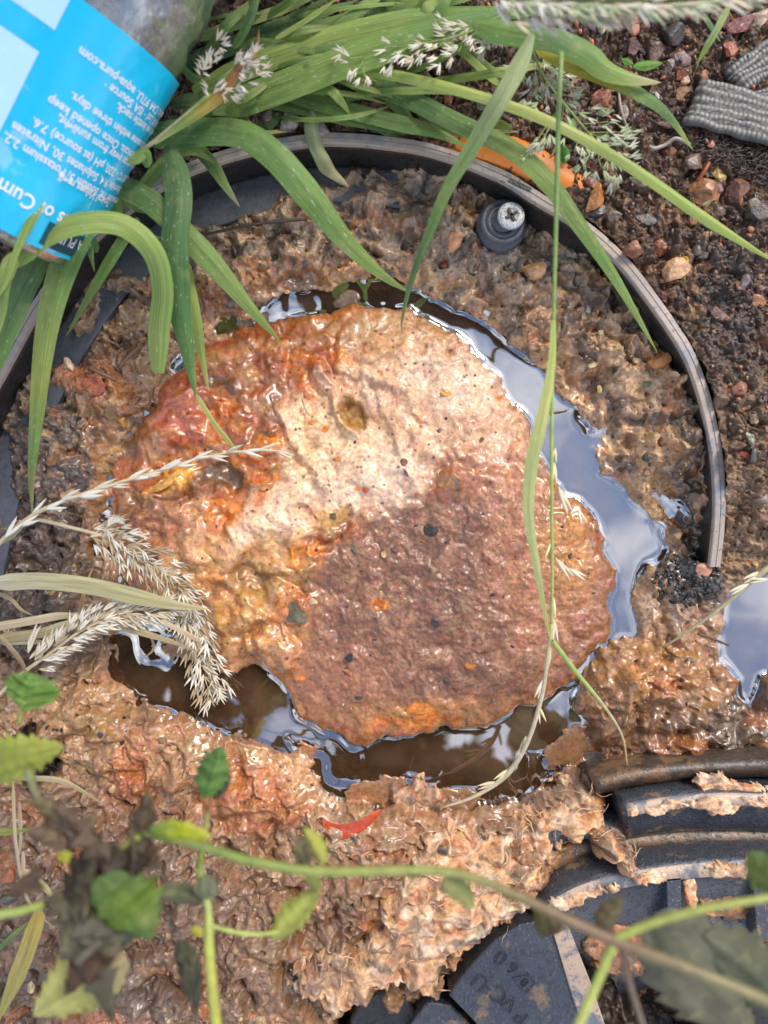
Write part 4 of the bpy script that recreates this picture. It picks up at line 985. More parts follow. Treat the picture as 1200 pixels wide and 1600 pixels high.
for pts, w, cols, kw in [
    ([(330,170,.060),(430,135,.072),(540,92,.080),(640,58,.084),(740,30,.084),(860,10,.08)], 58, [G1,G4,G1,G2], dict(fold=.3, tip=.5)),
    ([(300,140,.05),(400,95,.062),(520,55,.07),(640,28,.072),(780,18,.07),(920,6,.06)], 44, [G4,G3,G1,G1], dict(fold=.4)),
    ([(400,128,.050),(500,160,.058),(600,185,.060),(680,206,.058),(735,232,.052)], 30, [G2,G1,G1,G4], dict(tip=.3)),
    ([(380,150,.044),(470,168,.052),(560,190,.05),(640,210,.046)], 24, [G2,G4,G2], {}),
    ([(480,98,.060),(600,112,.075),(720,140,.088),(820,172,.094),(900,208,.096),(1000,268,.092),(1100,338,.084),(1215,412,.07)], 21, [G3,G3,G5,G3,G3], dict(tip=.15, fold=.5)),
    ([(520,118,.050),(620,145,.060),(710,188,.070),(800,232,.078),(856,282,.080),(905,350,.074),(965,440,.062),(1028,552,.045)], 36, [G1,G2,G4,G1,G4], dict(tip=.45)),
    ([(540,60,.05),(590,110,.056),(620,160,.055),(660,215,.045)], 32, [G2,G1,G2], {}),
    ([(470,110,.040),(540,150,.046),(600,200,.046),(650,226,.04)], 30, [G2,G2,G1], {}),
    ([(300,60,.05),(360,38,.056),(440,12,.06),(520,-20,.06)], 20, [G3,G5,G3], dict(fold=.5)),
    ([(365,75,.062),(385,40,.068),(400,0,.07),(410,-30,.07)], 16, [G1,G2,G4], {}),
    ([(260,110,.04),(340,78,.048),(440,40,.05),(560,0,.05)], 34, [G2,G2,G1], {}),
    ([(300,200,.04),(380,160,.05),(300,120,.05),(280,90,.05)], 30, [G2,G1,G1], {}),
    ([(260,165,.045),(330,150,.052),(420,120,.055),(520,80,.055)], 34, [G2,G4,G1], {}),
    ([(240,200,.042),(300,175,.048),(360,160,.05),(430,165,.045)], 30, [G2,G1,G2], {}),
    ([(430,60,.066),(480,30,.072),(530,-5,.075)], 10, [G5,G3,G3], {}),
    ([(460,140,.04),(420,190,.045),(380,215,.042),(340,225,.04)], 26, [G2,G2,G4], {}),
    ([(560,10,.05),(640,0,.055),(760,-10,.05)], 40, [G2,G4,G1], {}),
    ([(350,110,.044),(440,70,.05),(540,30,.052),(600,-10,.05)], 40, [G2,G4,G2], {}),
    ([(640,40,.06),(720,80,.066),(790,130,.06),(830,60,.05)], 14, [G4,G3,G3], {}),
    ([(290,40,.03),(340,60,.034),(400,50,.034),(480,60,.03)], 36, [G2,G2,G2], {}),
    ([(280,150,.03),(350,185,.034),(430,200,.034),(500,196,.03)], 34, [G2,G2,G1], {}),
    ([(420,20,.03),(520,40,.034),(620,70,.034),(700,60,.03)], 44, [G2,G2,G2], {}),
    ([(600,120,.03),(660,130,.036),(720,120,.04),(776,95,.05)], 16, [G2,G4,G4], {}),
    ]:
    ribbon('grass_blade', pts, w, cols, tp, **kw)
o = ribbon('grass_leaf', [(486,172,.056),(487,205,.054),(500,240,.050),(520,268,.044),(545,292,.038)], 26, [(150,168,120),(168,182,140),(190,190,140),DRY], None, M_dry, fold=.9, wave=.4, tip=.3)
tag(o, 'short crumpled grey green leaf drooping over the top of the rim', 'leaf')
gb = empty('broad_grass_leaves', P(800, 60, .07), 'broad green grass leaf with a yellowing companion bending toward the soil at upper right', 'grass')
ribbon('grass_blade', [(740,36,.09),(800,48,.10),(865,58,.102),(918,82,.10),(950,108,.096),(990,122,.09),(1034,129,.08)], 46, [G1,G1,G2,G1,G4,DRY], gb, fold=.35, tip=.35)
ribbon('grass_blade', [(835,70,.085),(880,96,.09),(940,120,.088),(1000,146,.08),(1045,180,.07),(1084,236,.055)], 26, [(178,172,60),(190,180,70),(170,160,60),G1,G2,G3], gb, tip=.4)
ribbon('grass_blade', [(712,60,.06),(790,118,.064),(826,72,.075)], 12, [G2,G4,G4], gb)
fl = ribbon('mottled_grass_leaf', [(832,52,.110),(812,100,.116),(778,160,.116),(738,228,.11),(698,296,.098),(664,380,.08),(642,440,.062),(628,500,.045),(628,520,.04)], 32, [(150,170,120),(176,188,136),(150,176,110),G1,G2,G1], None, fold=.5, tip=.75)
tag(fl, 'pale mottled grass blade hanging diagonally over the rim left of the screw', 'grass blade')
o = ribbon('slim_grass_leaf', [(1140,8,.09),(1118,50,.088),(1098,85,.08),(1082,122,.06)], 12, [G3,(170,190,130),G3,G5], None, tip=.5); tag(o, 'slim pale green grass blade pointing down beside the woven strap', 'grass blade')
o = ribbon('slim_grass_leaf', [(1098,20,.06),(1112,42,.06),(1126,66,.055)], 10, [G2,G2,G4], None, tip=.5); tag(o, 'tiny dark green blade tip crossing the slim pale blade at the top right', 'grass blade')

# the long culm with its seed branches
cu = empty('hanging_grass_stem', P(870, 90, .1), 'long thin green grass stem hanging straight down across the pool and the crust', 'grass stem')
stalk('stem', [(877,82,.125),(873,180,.125),(870,300,.122),(867,420,.115),(864,540,.105),(862,660,.098),(862,780,.09),(863,900,.080),(862,985,.07)], [8,8,7,6,6,5,5], [G4,G1,G4,G3,G3,G5], cu)
ribbon('grass_blade', [(865,500,.110),(862,570,.112),(848,650,.112),(832,720,.108),(826,800,.10),(838,880,.09),(850,950,.08),(862,1010,.07)], 24, [G3,G5,(186,200,136),(190,200,140),G5], cu, base=.35, tip=.55)
stalk('stem', [(862,975,.072),(854,1040,.064),(846,1090,.056),(824,1160,.044),(790,1212,.034),(740,1245,.030),(690,1262,.03)], [6,6,7,7,9,6,3], [G5,STRAW,STRAW,STRAW,DRY], cu)
stalk('stem', [(864,1002,.07),(900,1050,.062),(945,1105,.052),(972,1150,.045),(980,1196,.04)], [8,8,6,4,3], [G3,G3,DRY,(190,150,90)], cu)
# spikelets ------------------------------------------------------------
def spindle(L_, w, a, tw=0, n=6, m=5):
    """one slim husk of length L_ leaning by angle a"""
    w = w*.74; t = np.linspace(0, 1, n); r = w*np.sin(np.pi*np.clip(t, .04, .98)**.8)*.5
    c = np.stack([np.sin(a)*L_*t, L_*t*np.cos(a), tw*L_*t*t], -1); th = np.linspace(0, 2*np.pi, m, endpoint=False)
    V = c[:, None] + np.stack([np.cos(th)[None]*r[:, None], np.zeros((n, m)), np.sin(th)[None]*r[:, None]*.6], -1)
    i = np.arange(n-1)[:, None]*m; j = np.arange(m)[None]; k = (j+1) % m
    return V.reshape(-1, 3), [np.stack([i+j, i+m+j, i+m+k, i+k], -1).reshape(-1, 4)]
SPK = {}
def spk_mesh(kind, rgb):
    key = (kind, rgb)
    if key not in SPK:
        r = random.Random(hash(kind) % 1000 if not isinstance(kind, int) else kind)
        parts = [spindle(1, .24, a, tw) for a, tw in {0: [(-.26,.2),(.24,.1),(0,-.1)], 1: [(-.16,.15),(.20,.2)], 2: [(-.42,.2),(-.1,.3),(.35,.1)], 3: [(0,.05),(.22,.2)]}[kind]]
        o = mesh_np('spikelet', *merge(parts), M_seed, col=np.array([lin(rgb)*.72]*sum(len(p[0]) for p in parts)))
        SPK[key] = o.data; bpy.data.objects.remove(o)
    return SPK[key]
def spikelet(parent, pos, d, size_px, kind, rgb, roll=0):
    o = bpy.data.objects.new('spikelet', spk_mesh(kind, rgb)); COL.link(o); o.parent = parent
    y = Vector(d).normalized(); x = y.cross(Vector((0, 0, 1))).normalized(); z = x.cross(y)
    M = Matrix((x, y, z)).transposed().to_4x4() @ Matrix.Rotation(roll, 4, 'Y'); s = MM(size_px, pos.z)
    o.matrix_basis = Matrix.Translation(Vector(pos) - parent.location) @ M @ Matrix.Scale(s, 4); return o
def head(parent, pts, n, size, spread, width, rgbs, kinds=(0, 1), start=0, branch=None):
    """dense seed head: spikelets all along a curve, leaning outwards"""
    p = catmull(pts, 60)
    for k in range(n):
        t = start + (1-start)*(k+.5)/n; f = t*58; i = int(f); q = p[i]*(1-f+i) + p[i+1]*(f-i); tt_ = p[i+1]-p[i]; tt_ = tt_/(np.linalg.norm(tt_[:2])+1e-9)
        s = 1 if k % 2 else -1; w_ = width*(1-.55*t)*random.uniform(.1, 1); nrm = np.array([-tt_[1], tt_[0]])
        bx, by = q[0] + nrm[0]*s*w_*.55, q[1] + nrm[1]*s*w_*.55
        a = s*spread*random.uniform(.5, 1.1); dx = tt_[0]*math.cos(a) - tt_[1]*math.sin(a); dy = tt_[0]*math.sin(a) + tt_[1]*math.cos(a)
        spikelet(parent, P(bx, by, q[2] + random.uniform(-.001, .003)), (dx, -dy, random.uniform(-.15, .35)), size*random.uniform(.75, 1.2), random.choice(kinds), random.choice(rgbs), random.uniform(-.5, .5))
PALE = [(240,228,204), (228,212,182), (246,238,220)]; GRN = [(206,212,176), (224,224,196), (186,198,150)]
for (x, y, dx, dy, s) in [(866,722,.10,1,34),(872,760,.5,.9,46),(903,795,.35,.8,26),(868,872,.6,.6,40),(888,888,.8,.35,32),(862,845,-.2,1,30),(864,930,.1,1,36),(864,965,.2,1,40),(860,1010,-.1,1,36),(850,1060,-.3,1,34),(840,1100,.3,1,30),(822,1150,-.2,1,34),(800,1200,-.7,.6,34),(780,1222,-.9,.3,36),(868,700,-.15,1,24)]:
    spikelet(cu, P(x, y, .03 + max(0, (1250-y))*.00009), (dx, -dy, 0), s, 3 if s > 30 else 1, random.choice([(232,222,170), STRAW, (238,226,196)]))
# right edge culm
rs_ = empty('dry_culm', P(1200, 890, .03), 'pale dry grass stem slanting in over the water from the right edge', 'grass stem')
stalk('stem', [(1250,850,.06),(1190,895,.055),(1140,938,.045),(1085,980,.035),(1035,1012,.028)], [9,9,7,5,3], [G5,DRY,DRY,DRY2], rs_)
for (x, y, dx, dy, s) in [(1196,892,-.8,.45,40),(1170,912,-.8,.5,34),(1200,905,-1,.2,30)]: spikelet(rs_, P(x, y, .054), (dx, -dy, 0), s, 3, (236,226,190))

# bleached seed heads at the left
h1 = empty('bleached_grass_stem', P(0, 850, .04), 'long bleached grass stem with sparse husks rising right across the left of the crust', 'grass stem')
sp_ = [(-20,866,.05),(50,806,.052),(130,772,.05),(240,738,.044),(330,712,.038),(400,704,.034),(452,706,.03)]
stalk('stem', sp_, [8,7,6,5,4,3], [DRY,STRAW,STRAW,DRY], h1); head(h1, sp_, 18, 40, .16, 6, PALE, (3, 1), .05)
h2 = empty('bleached_seed_head', P(50, 815, .04), 'dense bleached seed head trailing down right into the brown water at the left', 'seed head')
sp_ = [(48,812,.045),(110,824,.046),(170,842,.045),(215,872,.042),(262,905,.036),(292,950,.028),(306,1000,.018),(322,1050,.010),(338,1100,.005)]
stalk('stem', [(-15,856,.045),(20,838,.046)] + sp_, [6,7,5,4,3,3], [DRY,STRAW,DRY], h2)
for off, n_, z_ in [((0,0),100,0), ((14,-10),52,.002), ((-8,10),40,-.001)]:
    head(h2, [(x+off[0], y+off[1], z+z_) for x, y, z in sp_], n_, 22, .7, 34, PALE + [(200,176,140),(190,166,130)], (0, 1, 2), .22)
for k in range(10): spikelet(h2, P(168+k*1.5, 824-k, .05), (.4, .9-.1*k, .1), 20, 1, PALE[k % 3])
h3 = empty('bleached_seed_head', P(0, 1095, .04), 'bleached seed head pointing up right from the left edge below the flat dry leaf', 'seed head')
sp_ = [(30,1056,.042),(80,1020,.044),(128,985,.045),(180,965,.044),(236,960,.040),(272,952,.036)]
stalk('stem', [(-20,1104,.04)] + sp_, [7,6,5,4,3], [DRY,STRAW,DRY], h3)
for off, n_, z_ in [((0,0),84,0), ((6,-10),50,.002)]:
    head(h3, [(x+off[0], y+off[1], z+z_) for x, y, z in sp_], n_, 24, .55, 32, PALE + [(206,186,150)], (0, 1, 3), .1)
for k in range(8): spikelet(h3, P(44+k, 1020-k*4, .046), (.3+.05*k, .95, .1), 24, 1, PALE[k % 3])
dl = [([(-20,912,.050),(60,908,.054),(140,916,.055),(210,932,.052),(270,945,.046),(328,952,.038)], 30, [(214,206,176),(200,194,150),(188,182,136),DRY], 'wide flat bleached grass leaf lying across the left seed heads', dict(tip=.35, fold=.15)),
      ([(-20,982,.044),(50,970,.046),(100,962,.046),(150,966,.042)], 15, [DRY,STRAW,DRY2], 'narrow dry straw blade just below the wide flat leaf at the left edge', {}),
      ([(-20,1000,.042),(60,990,.044),(110,976,.045),(170,976,.044),(240,994,.038),(316,1020,.03)], 17, [DRY2,(196,190,150),DRY,DRY2], 'grey straw blade running under the lower seed head toward the water', {}),
      ([(0,1004,.04),(40,1002,.042),(80,1004,.04)], 12, [DRY,(200,196,160),DRY2], 'short straw blade end beside the left edge below the two narrow blades', {}),
      ([(118,1000,.030),(124,960,.034),(134,915,.036),(150,875,.034)], 10, [DRY2,(214,176,130),(196,150,104)], 'thin brown leaf tip standing up behind the wide flat leaf', dict(tip=.8)),
      ([(0,994,.046),(14,1010,.05),(34,1036,.048),(44,1062,.044)], 9, [(196,170,140),(170,140,110),DRY2], 'brown dried stalk bending down at the left edge above the round nettle leaf', {}),
      ([(-10,925,.04),(16,936,.042),(32,952,.042),(52,962,.04)], 7, [DRY,(190,170,120)], 'curled straw thread below the wide flat leaf at the left edge', {}),
      ([(222,968,.040),(240,1008,.03),(230,1024,.028),(220,1022,.026)], 5, [DRY,DRY2], 'small hooked straw fibre over the brown water', {}),
      ([(250,970,.044),(290,990,.04),(312,1006,.034),(300,1026,.03)], 9, [STRAW,(214,180,150)], 'short pinkish straw curl beside the trailing seed head', {})]
for pts, w, cols, lb, kw in dl: tag(ribbon('dry_grass_leaf', pts, w, cols, None, M_dry, **kw), lb, 'dry leaf')

# panicles at the top
pa = empty('grass_panicle', P(350, 110, .08), 'creamy open seed cluster beside a browning sheath just right of the bottle', 'seed cluster')
stalk('stem', [(195,252,.085),(236,225,.088),(290,182,.09),(330,150,.092)], [7,7,9,12], [(170,176,130),DRY,G3], pa)
ribbon('sheath', [(240,222,.089),(300,178,.094),(345,140,.096),(372,104,.095),(398,78,.09),(405,42,.085)], 24, [G5,G4,(200,170,80),(170,120,70),(186,140,110),(150,100,70)], pa, M_dry, fold=.8, tip=.5, base=.4)
for cx, cy, n_ in [(345,68,6),(330,95,7),(322,112,6),(372,92,9),(388,96,8),(380,120,7),(396,84,6),(368,142,8),(350,142,4),(330,142,5),(404,108,6)]:
    for k in range(n_):
        a = random.uniform(-1.3, 1.3) + (math.pi if cx < 340 else 0)*.5
        spikelet(pa, P(cx+random.uniform(-9, 9), cy+random.uniform(-9, 9), .094+random.uniform(0, .008)), (math.cos(a), math.sin(a)*.8, random.uniform(-.2, .5)), random.uniform(14, 21), random.choice((0, 1, 1, 3)), random.choice(PALE))
def panicle(parent, stem, clusters, size, rgbs, z):
    p = catmull(stem, 30)
    stalk('stem', stem, [4,3,2], [G4,G3], parent)
    for cx, cy, n_ in clusters:
        i = int(np.argmin((p[:, 0]-cx)**2 + (p[:, 1]-cy)**2)); i = max(0, i-3)
        stalk('branch', [tuple(p[i]), ((p[i][0]+cx)/2+random.uniform(-4, 4), (p[i][1]+cy)/2, z), (cx, cy, z+.002)], 1.6, [G4,G3], parent, n=8, m=4)
        for k in range(n_):
            a = math.atan2(-(cy-p[i][1]), cx-p[i][0]) + random.uniform(-.8, .8)
            spikelet(parent, P(cx+random.uniform(-12, 12), cy+random.uniform(-12, 12), z+random.uniform(0, .006)), (math.cos(a), math.sin(a), random.uniform(-.3, .4)), size*random.uniform(.55, 1.0), random.choice((0, 1, 1, 3)), random.choice(rgbs))
pb = empty('grass_panicle', P(700, 60, .08), 'pale seed panicle spreading over the dark soil at the top centre', 'seed cluster')
panicle(pb, [(840,2,.09),(780,26,.09),(720,55,.088),(640,72,.082),(560,92,.075),(548,110,.072)], [(545,92,5),(556,112,5),(570,120,4),(600,72,4),(625,80,6),(612,98,5),(648,84,6),(660,62,5),(676,78,6),(690,92,5),(706,66,8),(716,82,7),(722,46,7),(745,64,7),(700,44,5),(760,74,5),(770,52,6),(680,40,3),(790,48,5)], 22, PALE, .084)
pc = empty('grass_panicle', P(880, 150, .07), 'greenish white seed panicle hanging over the soil right of the long stem', 'seed cluster')
panicle(pc, [(826,60,.09),(845,110,.088),(872,150,.084),(905,190,.08),(935,225,.076),(972,268,.07)], [(845,92,6),(838,118,6),(860,110,7),(850,140,8),(866,132,7),(830,150,7),(845,160,6),(806,125,5),(800,108,4),(884,118,6),(900,152,8),(892,168,7),(925,176,4),(950,190,7),(962,206,7),(945,220,6),(975,228,6),(958,248,7),(982,252,5),(915,240,6),(898,232,5),(870,205,4),(940,262,6),(965,276,6),(912,262,5),(985,215,3),(848,220,6),(838,232,5),(826,240,4)], 22, GRN, .076)
pd = empty('grass_panicle', P(1000, 5, .14), 'blurred cream seed panicle running along the top edge at the right', 'seed cluster')
sp_ = [(760,-10,.15),(860,-4,.16),(960,-2,.165),(1060,-2,.165),(1180,-22,.16)]
stalk('stem', sp_, [8,7,5], [G4,G3,G5], pd); head(pd, [(x, y+4, z) for x, y, z in sp_], 110, 40, .8, 30, PALE + GRN, (0, 1, 2), .02)
head(pd, [(790,24,.15),(850,22,.155),(930,22,.16),(1000,14,.16)], 30, 34, .8, 20, PALE, (0, 1), .02)

rf = random.Random(11)
for k in range(34):
    x0, y0 = rf.uniform(240, 700), rf.uniform(-10, 190); a = rf.gauss(-.25, .5); L_ = rf.uniform(120, 300); b_ = rf.uniform(-.5, .5); pts = []
    if 180 > y0 > 150 and x0 > 560: y0 -= 60
    for i in range(5): pts.append((x0, y0, .036 + .03*math.sin(math.pi*i/4.) + rf.uniform(0, .01))); x0 += math.cos(a)*L_/4; y0 = min(y0 + math.sin(a)*L_/4, 205); a += b_*.4
    ribbon('grass_blade', pts, rf.uniform(7, 22), [rf.choice((G1,G2,G4)), rf.choice((G1,G3,G4)), rf.choice((G3,G5,DRY2))], tp)
# nettle ---------------------------------------------------------------
nt_ = empty('nettle_plant', P(500, 1360, .17), 'out of focus yellow green nettle stem crossing above the sludge with withered leaves', 'nettle')
NZ = .20
def z_(v): return NZ + v
stalk('stem', [(215,1300,z_(.0)),(300,1318,z_(.002)),(390,1345,z_(.004)),(500,1362,z_(.004)),(640,1360,z_(.006)),(720,1366,z_(.008)),(800,1396,z_(.012)),(880,1434,z_(.016)),(960,1470,z_(.02)),(1060,1508,z_(.028)),(1160,1548,z_(.034)),(1260,1590,z_(.04))],
      [13,15,16,16,15,15,17,19,20,20,19], [(120,120,66),(132,150,66),(160,168,84),(164,170,92),(134,112,74),(140,112,86),(146,138,96),(150,138,88)], nt_)
stalk('stem', [(960,1468,z_(.02)),(1010,1446,z_(.022)),(1100,1420,z_(.028)),(1220,1400,z_(.034))], [15,14,13,12], [(170,182,90),(196,200,110)], nt_)
stalk('stem', [(958,1476,z_(.02)),(935,1530,z_(.02)),(900,1610,z_(.02))], [15,16,16], [(176,190,90),(206,210,120)], nt_)
stalk('stem', [(970,1480,z_(.02)),(985,1540,z_(.01)),(1010,1620,z_(0))], [10,12,10], [(120,100,80),(130,110,90)], nt_)
stalk('stem', [(325,1268,z_(-.03)),(318,1320,z_(-.02)),(312,1360,z_(-.02)),(325,1420,z_(-.015)),(328,1500,z_(-.01)),(340,1620,z_(-.01))], [8,10,12,16,17,17], [(150,140,90),(160,180,70),(176,190,110),(196,206,90),(190,190,90),(196,200,80)], nt_)
stalk('stem', [(328,1446,z_(-.012)),(365,1456,z_(-.012)),(402,1460,z_(-.014)),(436,1456,z_(-.014))], [6,7,7,6], [(190,206,110),(190,206,110)], nt_)
stalk('stem', [(-20,1432,z_(-.01)),(30,1424,z_(-.01)),(70,1412,z_(-.01))], [14,14,12], [(186,200,110),(176,190,90)], nt_)
stalk('stem', [(45,1205,z_(-.02)),(62,1250,z_(-.01)),(110,1300,z_(0)),(170,1330,z_(0)),(220,1305,z_(0))], [14,12,11,12,14], [(150,160,100),(120,104,86),(116,100,80),(120,100,80),(150,160,60)], nt_)
stalk('stem', [(30,1130,z_(-.06)),(34,1112,z_(-.06)),(38,1098,z_(-.055))], [6,6,6], [(150,180,80)]*2, nt_)
def nleaf(parent, base, tip, w, z0, z1, cols, teeth=7, curl=.2, name='leaf', depth=.20, lobes=1.0, droop=0, roll=0):
    crump = .9 if 'withered' in name else .22
    b0 = np.array(P(*base, z0)); b1 = np.array(P(*tip, z1)); L_ = np.linalg.norm(b1-b0); ax_ = (b1-b0)/L_; s_ = np.cross(ax_, [0,0,1.]); s_ /= np.linalg.norm(s_)+1e-9
    a = math.radians(roll); up = np.cross(s_, ax_); s_, up = s_*math.cos(a)+up*math.sin(a), up*math.cos(a)-s_*math.sin(a)
    n, m = teeth*8+1, 11; t = np.linspace(0, 1, n); half = w*.5*(ZC-(z0+z1)/2)/F*np.sin(np.pi*np.clip(t, .0, 1)**.72)**.8
    saw = ((t*teeth) % 1.0); half = half*(1 - depth + depth*1.5*(1-saw))*lobes + 1e-5
    us = np.linspace(-1, 1, m); V = np.zeros((n, m, 3)); r0 = random.random()*50
    sag = np.sin(np.pi*t)*droop*L_
    for j, u in enumerate(us):
        hgt = -curl*half*u*u*1.2 + .02*half*np.sin(t*teeth*6.28 + abs(u)*3)*abs(u) + crump*half*pnoise(t*5+r0, np.full(n, u*2+3), 33)
        V[:, j] = b0 + ax_*(t*L_ + abs(u)*half*.30)[:, None] + s_*(half*u)[:, None] + up*(hgt + .12*half*(1-abs(u)) + sag)[:, None]
    cs = np.array([lin(c) for c in cols])*.85
    if len(cs) == 2: C_ = cs[0] + (cs[1]-cs[0])*((us*.5+.5) > .5)[None, :, None]*np.ones((n, 1, 1))
    else:
        cc = np.stack([np.interp(t, np.linspace(0, 1, len(cs)), cs[:, k]) for k in range(3)], -1); C_ = np.repeat(cc[:, None], m, 1)
    UV = np.stack(np.meshgrid(us*.15 + r0, t*.6 + r0), -1).reshape(-1, 2)
    i = np.arange(n-1)[:, None]*m; j = np.arange(m-1)[None]; q = np.stack([i+j, i+j+1, i+m+j+1, i+m+j], -1).reshape(-1, 4)
    return mesh_np(name, V.reshape(-1, 3), q, M_net, parent, col=C_.reshape(-1, 3), uv=UV)
YG, GR, DK, DK2, BRN = (186,190,104), (100,134,66), (74,80,58), (96,98,80), (98,76,60)
nleaf(nt_, (318,1248), (345,1166), 52, z_(-.03), z_(-.03), [(96,136,70),(112,158,74)], 6)
nleaf(nt_, (335,1250), (352,1190), 30, z_(-.034), z_(-.036), [(92,88,76),(80,78,66)], 4, curl=.5)
nleaf(nt_, (232,1296), (332,1308), 36, z_(.004), z_(.002), [GR,(186,200,40),(214,216,80)], 4)
nleaf(nt_, (425,1470), (500,1392), 46, z_(-.014), z_(-.02), [YG,(186,198,96),(170,176,90)], 6, curl=.6)
nleaf(nt_, (500,1392), (476,1362), 22, z_(-.015), z_(-.015), [YG,(176,186,96)], 3, curl=.4)
nleaf(nt_, (506,1352), (474,1292), 30, z_(0), z_(-.005), [YG,(200,206,96),(196,202,100)], 4, curl=.9)
nleaf(nt_, (478,1362), (466,1304), 30, z_(.004), z_(0), [(110,104,80),(120,110,92)], 4, curl=.5, name='withered_leaf')
nleaf(nt_, (694,1372), (742,1420), 40, z_(.004), z_(0), [(170,178,110),(206,210,130)], 4, curl=.5)
nleaf(nt_, (280,1470), (306,1592), 40, z_(-.03), z_(-.04), [(104,106,84),(92,90,72),(110,100,80)], 7, curl=.9, name='withered_leaf')
nleaf(nt_, (232,1398), (340,1408), 36, z_(-.02), z_(-.02), [(138,146,110),(120,126,96),(150,150,116)], 5, curl=.7)
nleaf(nt_, (340,1398), (300,1386), 40, z_(-.012), z_(-.012), [(150,156,124),(130,140,110)], 3, curl=.5)
nleaf(nt_, (38,1112), (52,1052), 84, z_(-.058), z_(-.058), [(140,176,84),(124,168,76),(132,172,84)], 6, depth=.2, lobes=1.05)
nleaf(nt_, (-70,1210), (100,1166), 76, z_(-.02), z_(-.02), [(150,176,76),(176,190,86),(190,200,96)], 9)
nleaf(nt_, (150,1372), (236,1470), 110, z_(.01), z_(.0), [(100,130,66),(120,150,50),(112,140,80)], 6, curl=.4)
nleaf(nt_, (215,1380), (190,1480), 90, z_(-.004), z_(-.012), [(110,122,100),(128,140,118)], 6, curl=.5)
nleaf(nt_, (196,1492), (52,1588), 104, z_(-.01), z_(-.02), [(200,182,140),(206,206,120),(212,214,130)], 8, curl=.3, depth=.2)
for b, t_, w_, c in [((206,1370),(232,1232),46,(92,78,64)),((170,1350),(60,1272),50,(104,86,72)),((120,1440),(140,1540),74,(112,106,90)),((148,1340),(120,1500),80,(84,72,58)),((200,1340),(110,1440),60,(92,80,66)),
                    ((90,1440),(176,1600),50,(96,92,76)),((170,1500),(100,1556),54,(92,70,56)),((40,1300),(120,1330),34,(126,104,88)),((60,1360),(10,1400),36,(120,96,78)),((230,1340),(160,1400),54,(70,60,48)),((246,1360),(180,1330),34,(90,74,60)),
                    ((140,1480),(70,1400),50,(104,100,78)),((130,1300),(36,1250),30,(110,90,76))]:
    nleaf(nt_, b, t_, w_, z_(.006), z_(-.004), [c, tuple(int(v*1.2) for v in c), c], 5, curl=random.uniform(.8, 1.5), name='withered_leaf', depth=.3, roll=random.uniform(-35, 35))
nleaf(nt_, (104,1350), (96,1330), 22, z_(.008), z_(.008), [(190,190,60),(200,196,70)], 3)
nleaf(nt_, (318,1462), (298,1450), 18, z_(-.01), z_(-.01), [(206,200,60),(200,196,70)], 3)
nb = empty('nettle_leaf_spray', P(1120, 1500, .22), 'large blurred grey green nettle leaves hanging at the lower right corner', 'nettle leaf')
nleaf(nb, (1020,1430), (1180,1640), 150, .20, .17, [(110,112,92),(128,128,106),(110,108,90)], 7, curl=.3)
nleaf(nb, (1100,1460), (1260,1600), 110, .19, .17, [(124,124,100),(104,108,84),(110,112,90)], 7, curl=.3)
nleaf(nb, (1225,1400), (1170,1330), 60, .22, .21, [(110,128,66),(98,122,60)], 4, curl=.3)
nleaf(nb, (940,1470), (975,1400), 40, .205, .20, [(116,106,80),(130,118,90)], 4, curl=.9)
nleaf(nb, (880,1440), (840,1460), 60, .20, .20, [(110,96,66),(120,110,70)], 4, curl=.9)
for k, (pts, w, cols, lb) in enumerate([([(60,1420,.06),(50,1460,.07),(28,1520,.07),(-6,1600,.06)], 30, [(200,176,90),(206,190,110),(186,180,90)], 'broad yellow dying grass blade at the lower left corner'),
      ([(-10,1490,.05),(20,1462,.055),(50,1436,.055)], 9, [G2,G1], 'thin green grass blade beside the yellow blade at the left edge'),
      ([(20,1220,.06),(22,1280,.07),(26,1330,.07),(40,1400,.06),(74,1440,.06)], 6, [DRY,STRAW,DRY], 'long bent straw thread at the left edge behind the withered leaves'),
      ([(38,1360,.07),(52,1372,.07),(76,1396,.065),(70,1412,.06)], 14, [STRAW,(220,210,140),STRAW], 'pale straw flake beside the withered nettle leaves'),
      ([(-10,1210,.05),(40,1216,.055),(100,1222,.055),(170,1262,.05)], 10, [DRY2,DRY,DRY2], 'dry straw blade below the pale nettle leaf at the left edge'),
      ([(176,1520,.07),(186,1545,.06),(160,1566,.055),(128,1592,.05)], 7, [YG,(180,190,120),(150,150,100)], 'curling pale green tendril beside the yellow leaf at the bottom'),
      ([(36,1330,.06),(38,1390,.06),(52,1420,.055),(84,1450,.05)], 7, [STRAW,DRY,STRAW], 'straw loop at the left edge above the yellow blade'),
      ([(30,1252,.05),(32,1310,.05),(28,1345,.05)], 6, [(210,180,150),DRY], 'short upright straw at the far left'),
      ([(-10,1302,.05),(20,1300,.05),(50,1296,.05)], 12, [(170,176,90),(150,150,80)], 'short olive blade at the left edge')]):
    tag(ribbon('dying_grass_leaf' if k < 2 else 'straw', pts, w, cols, None, M_leaf if k < 2 else M_dry), lb, 'grass blade' if k < 2 else 'straw')
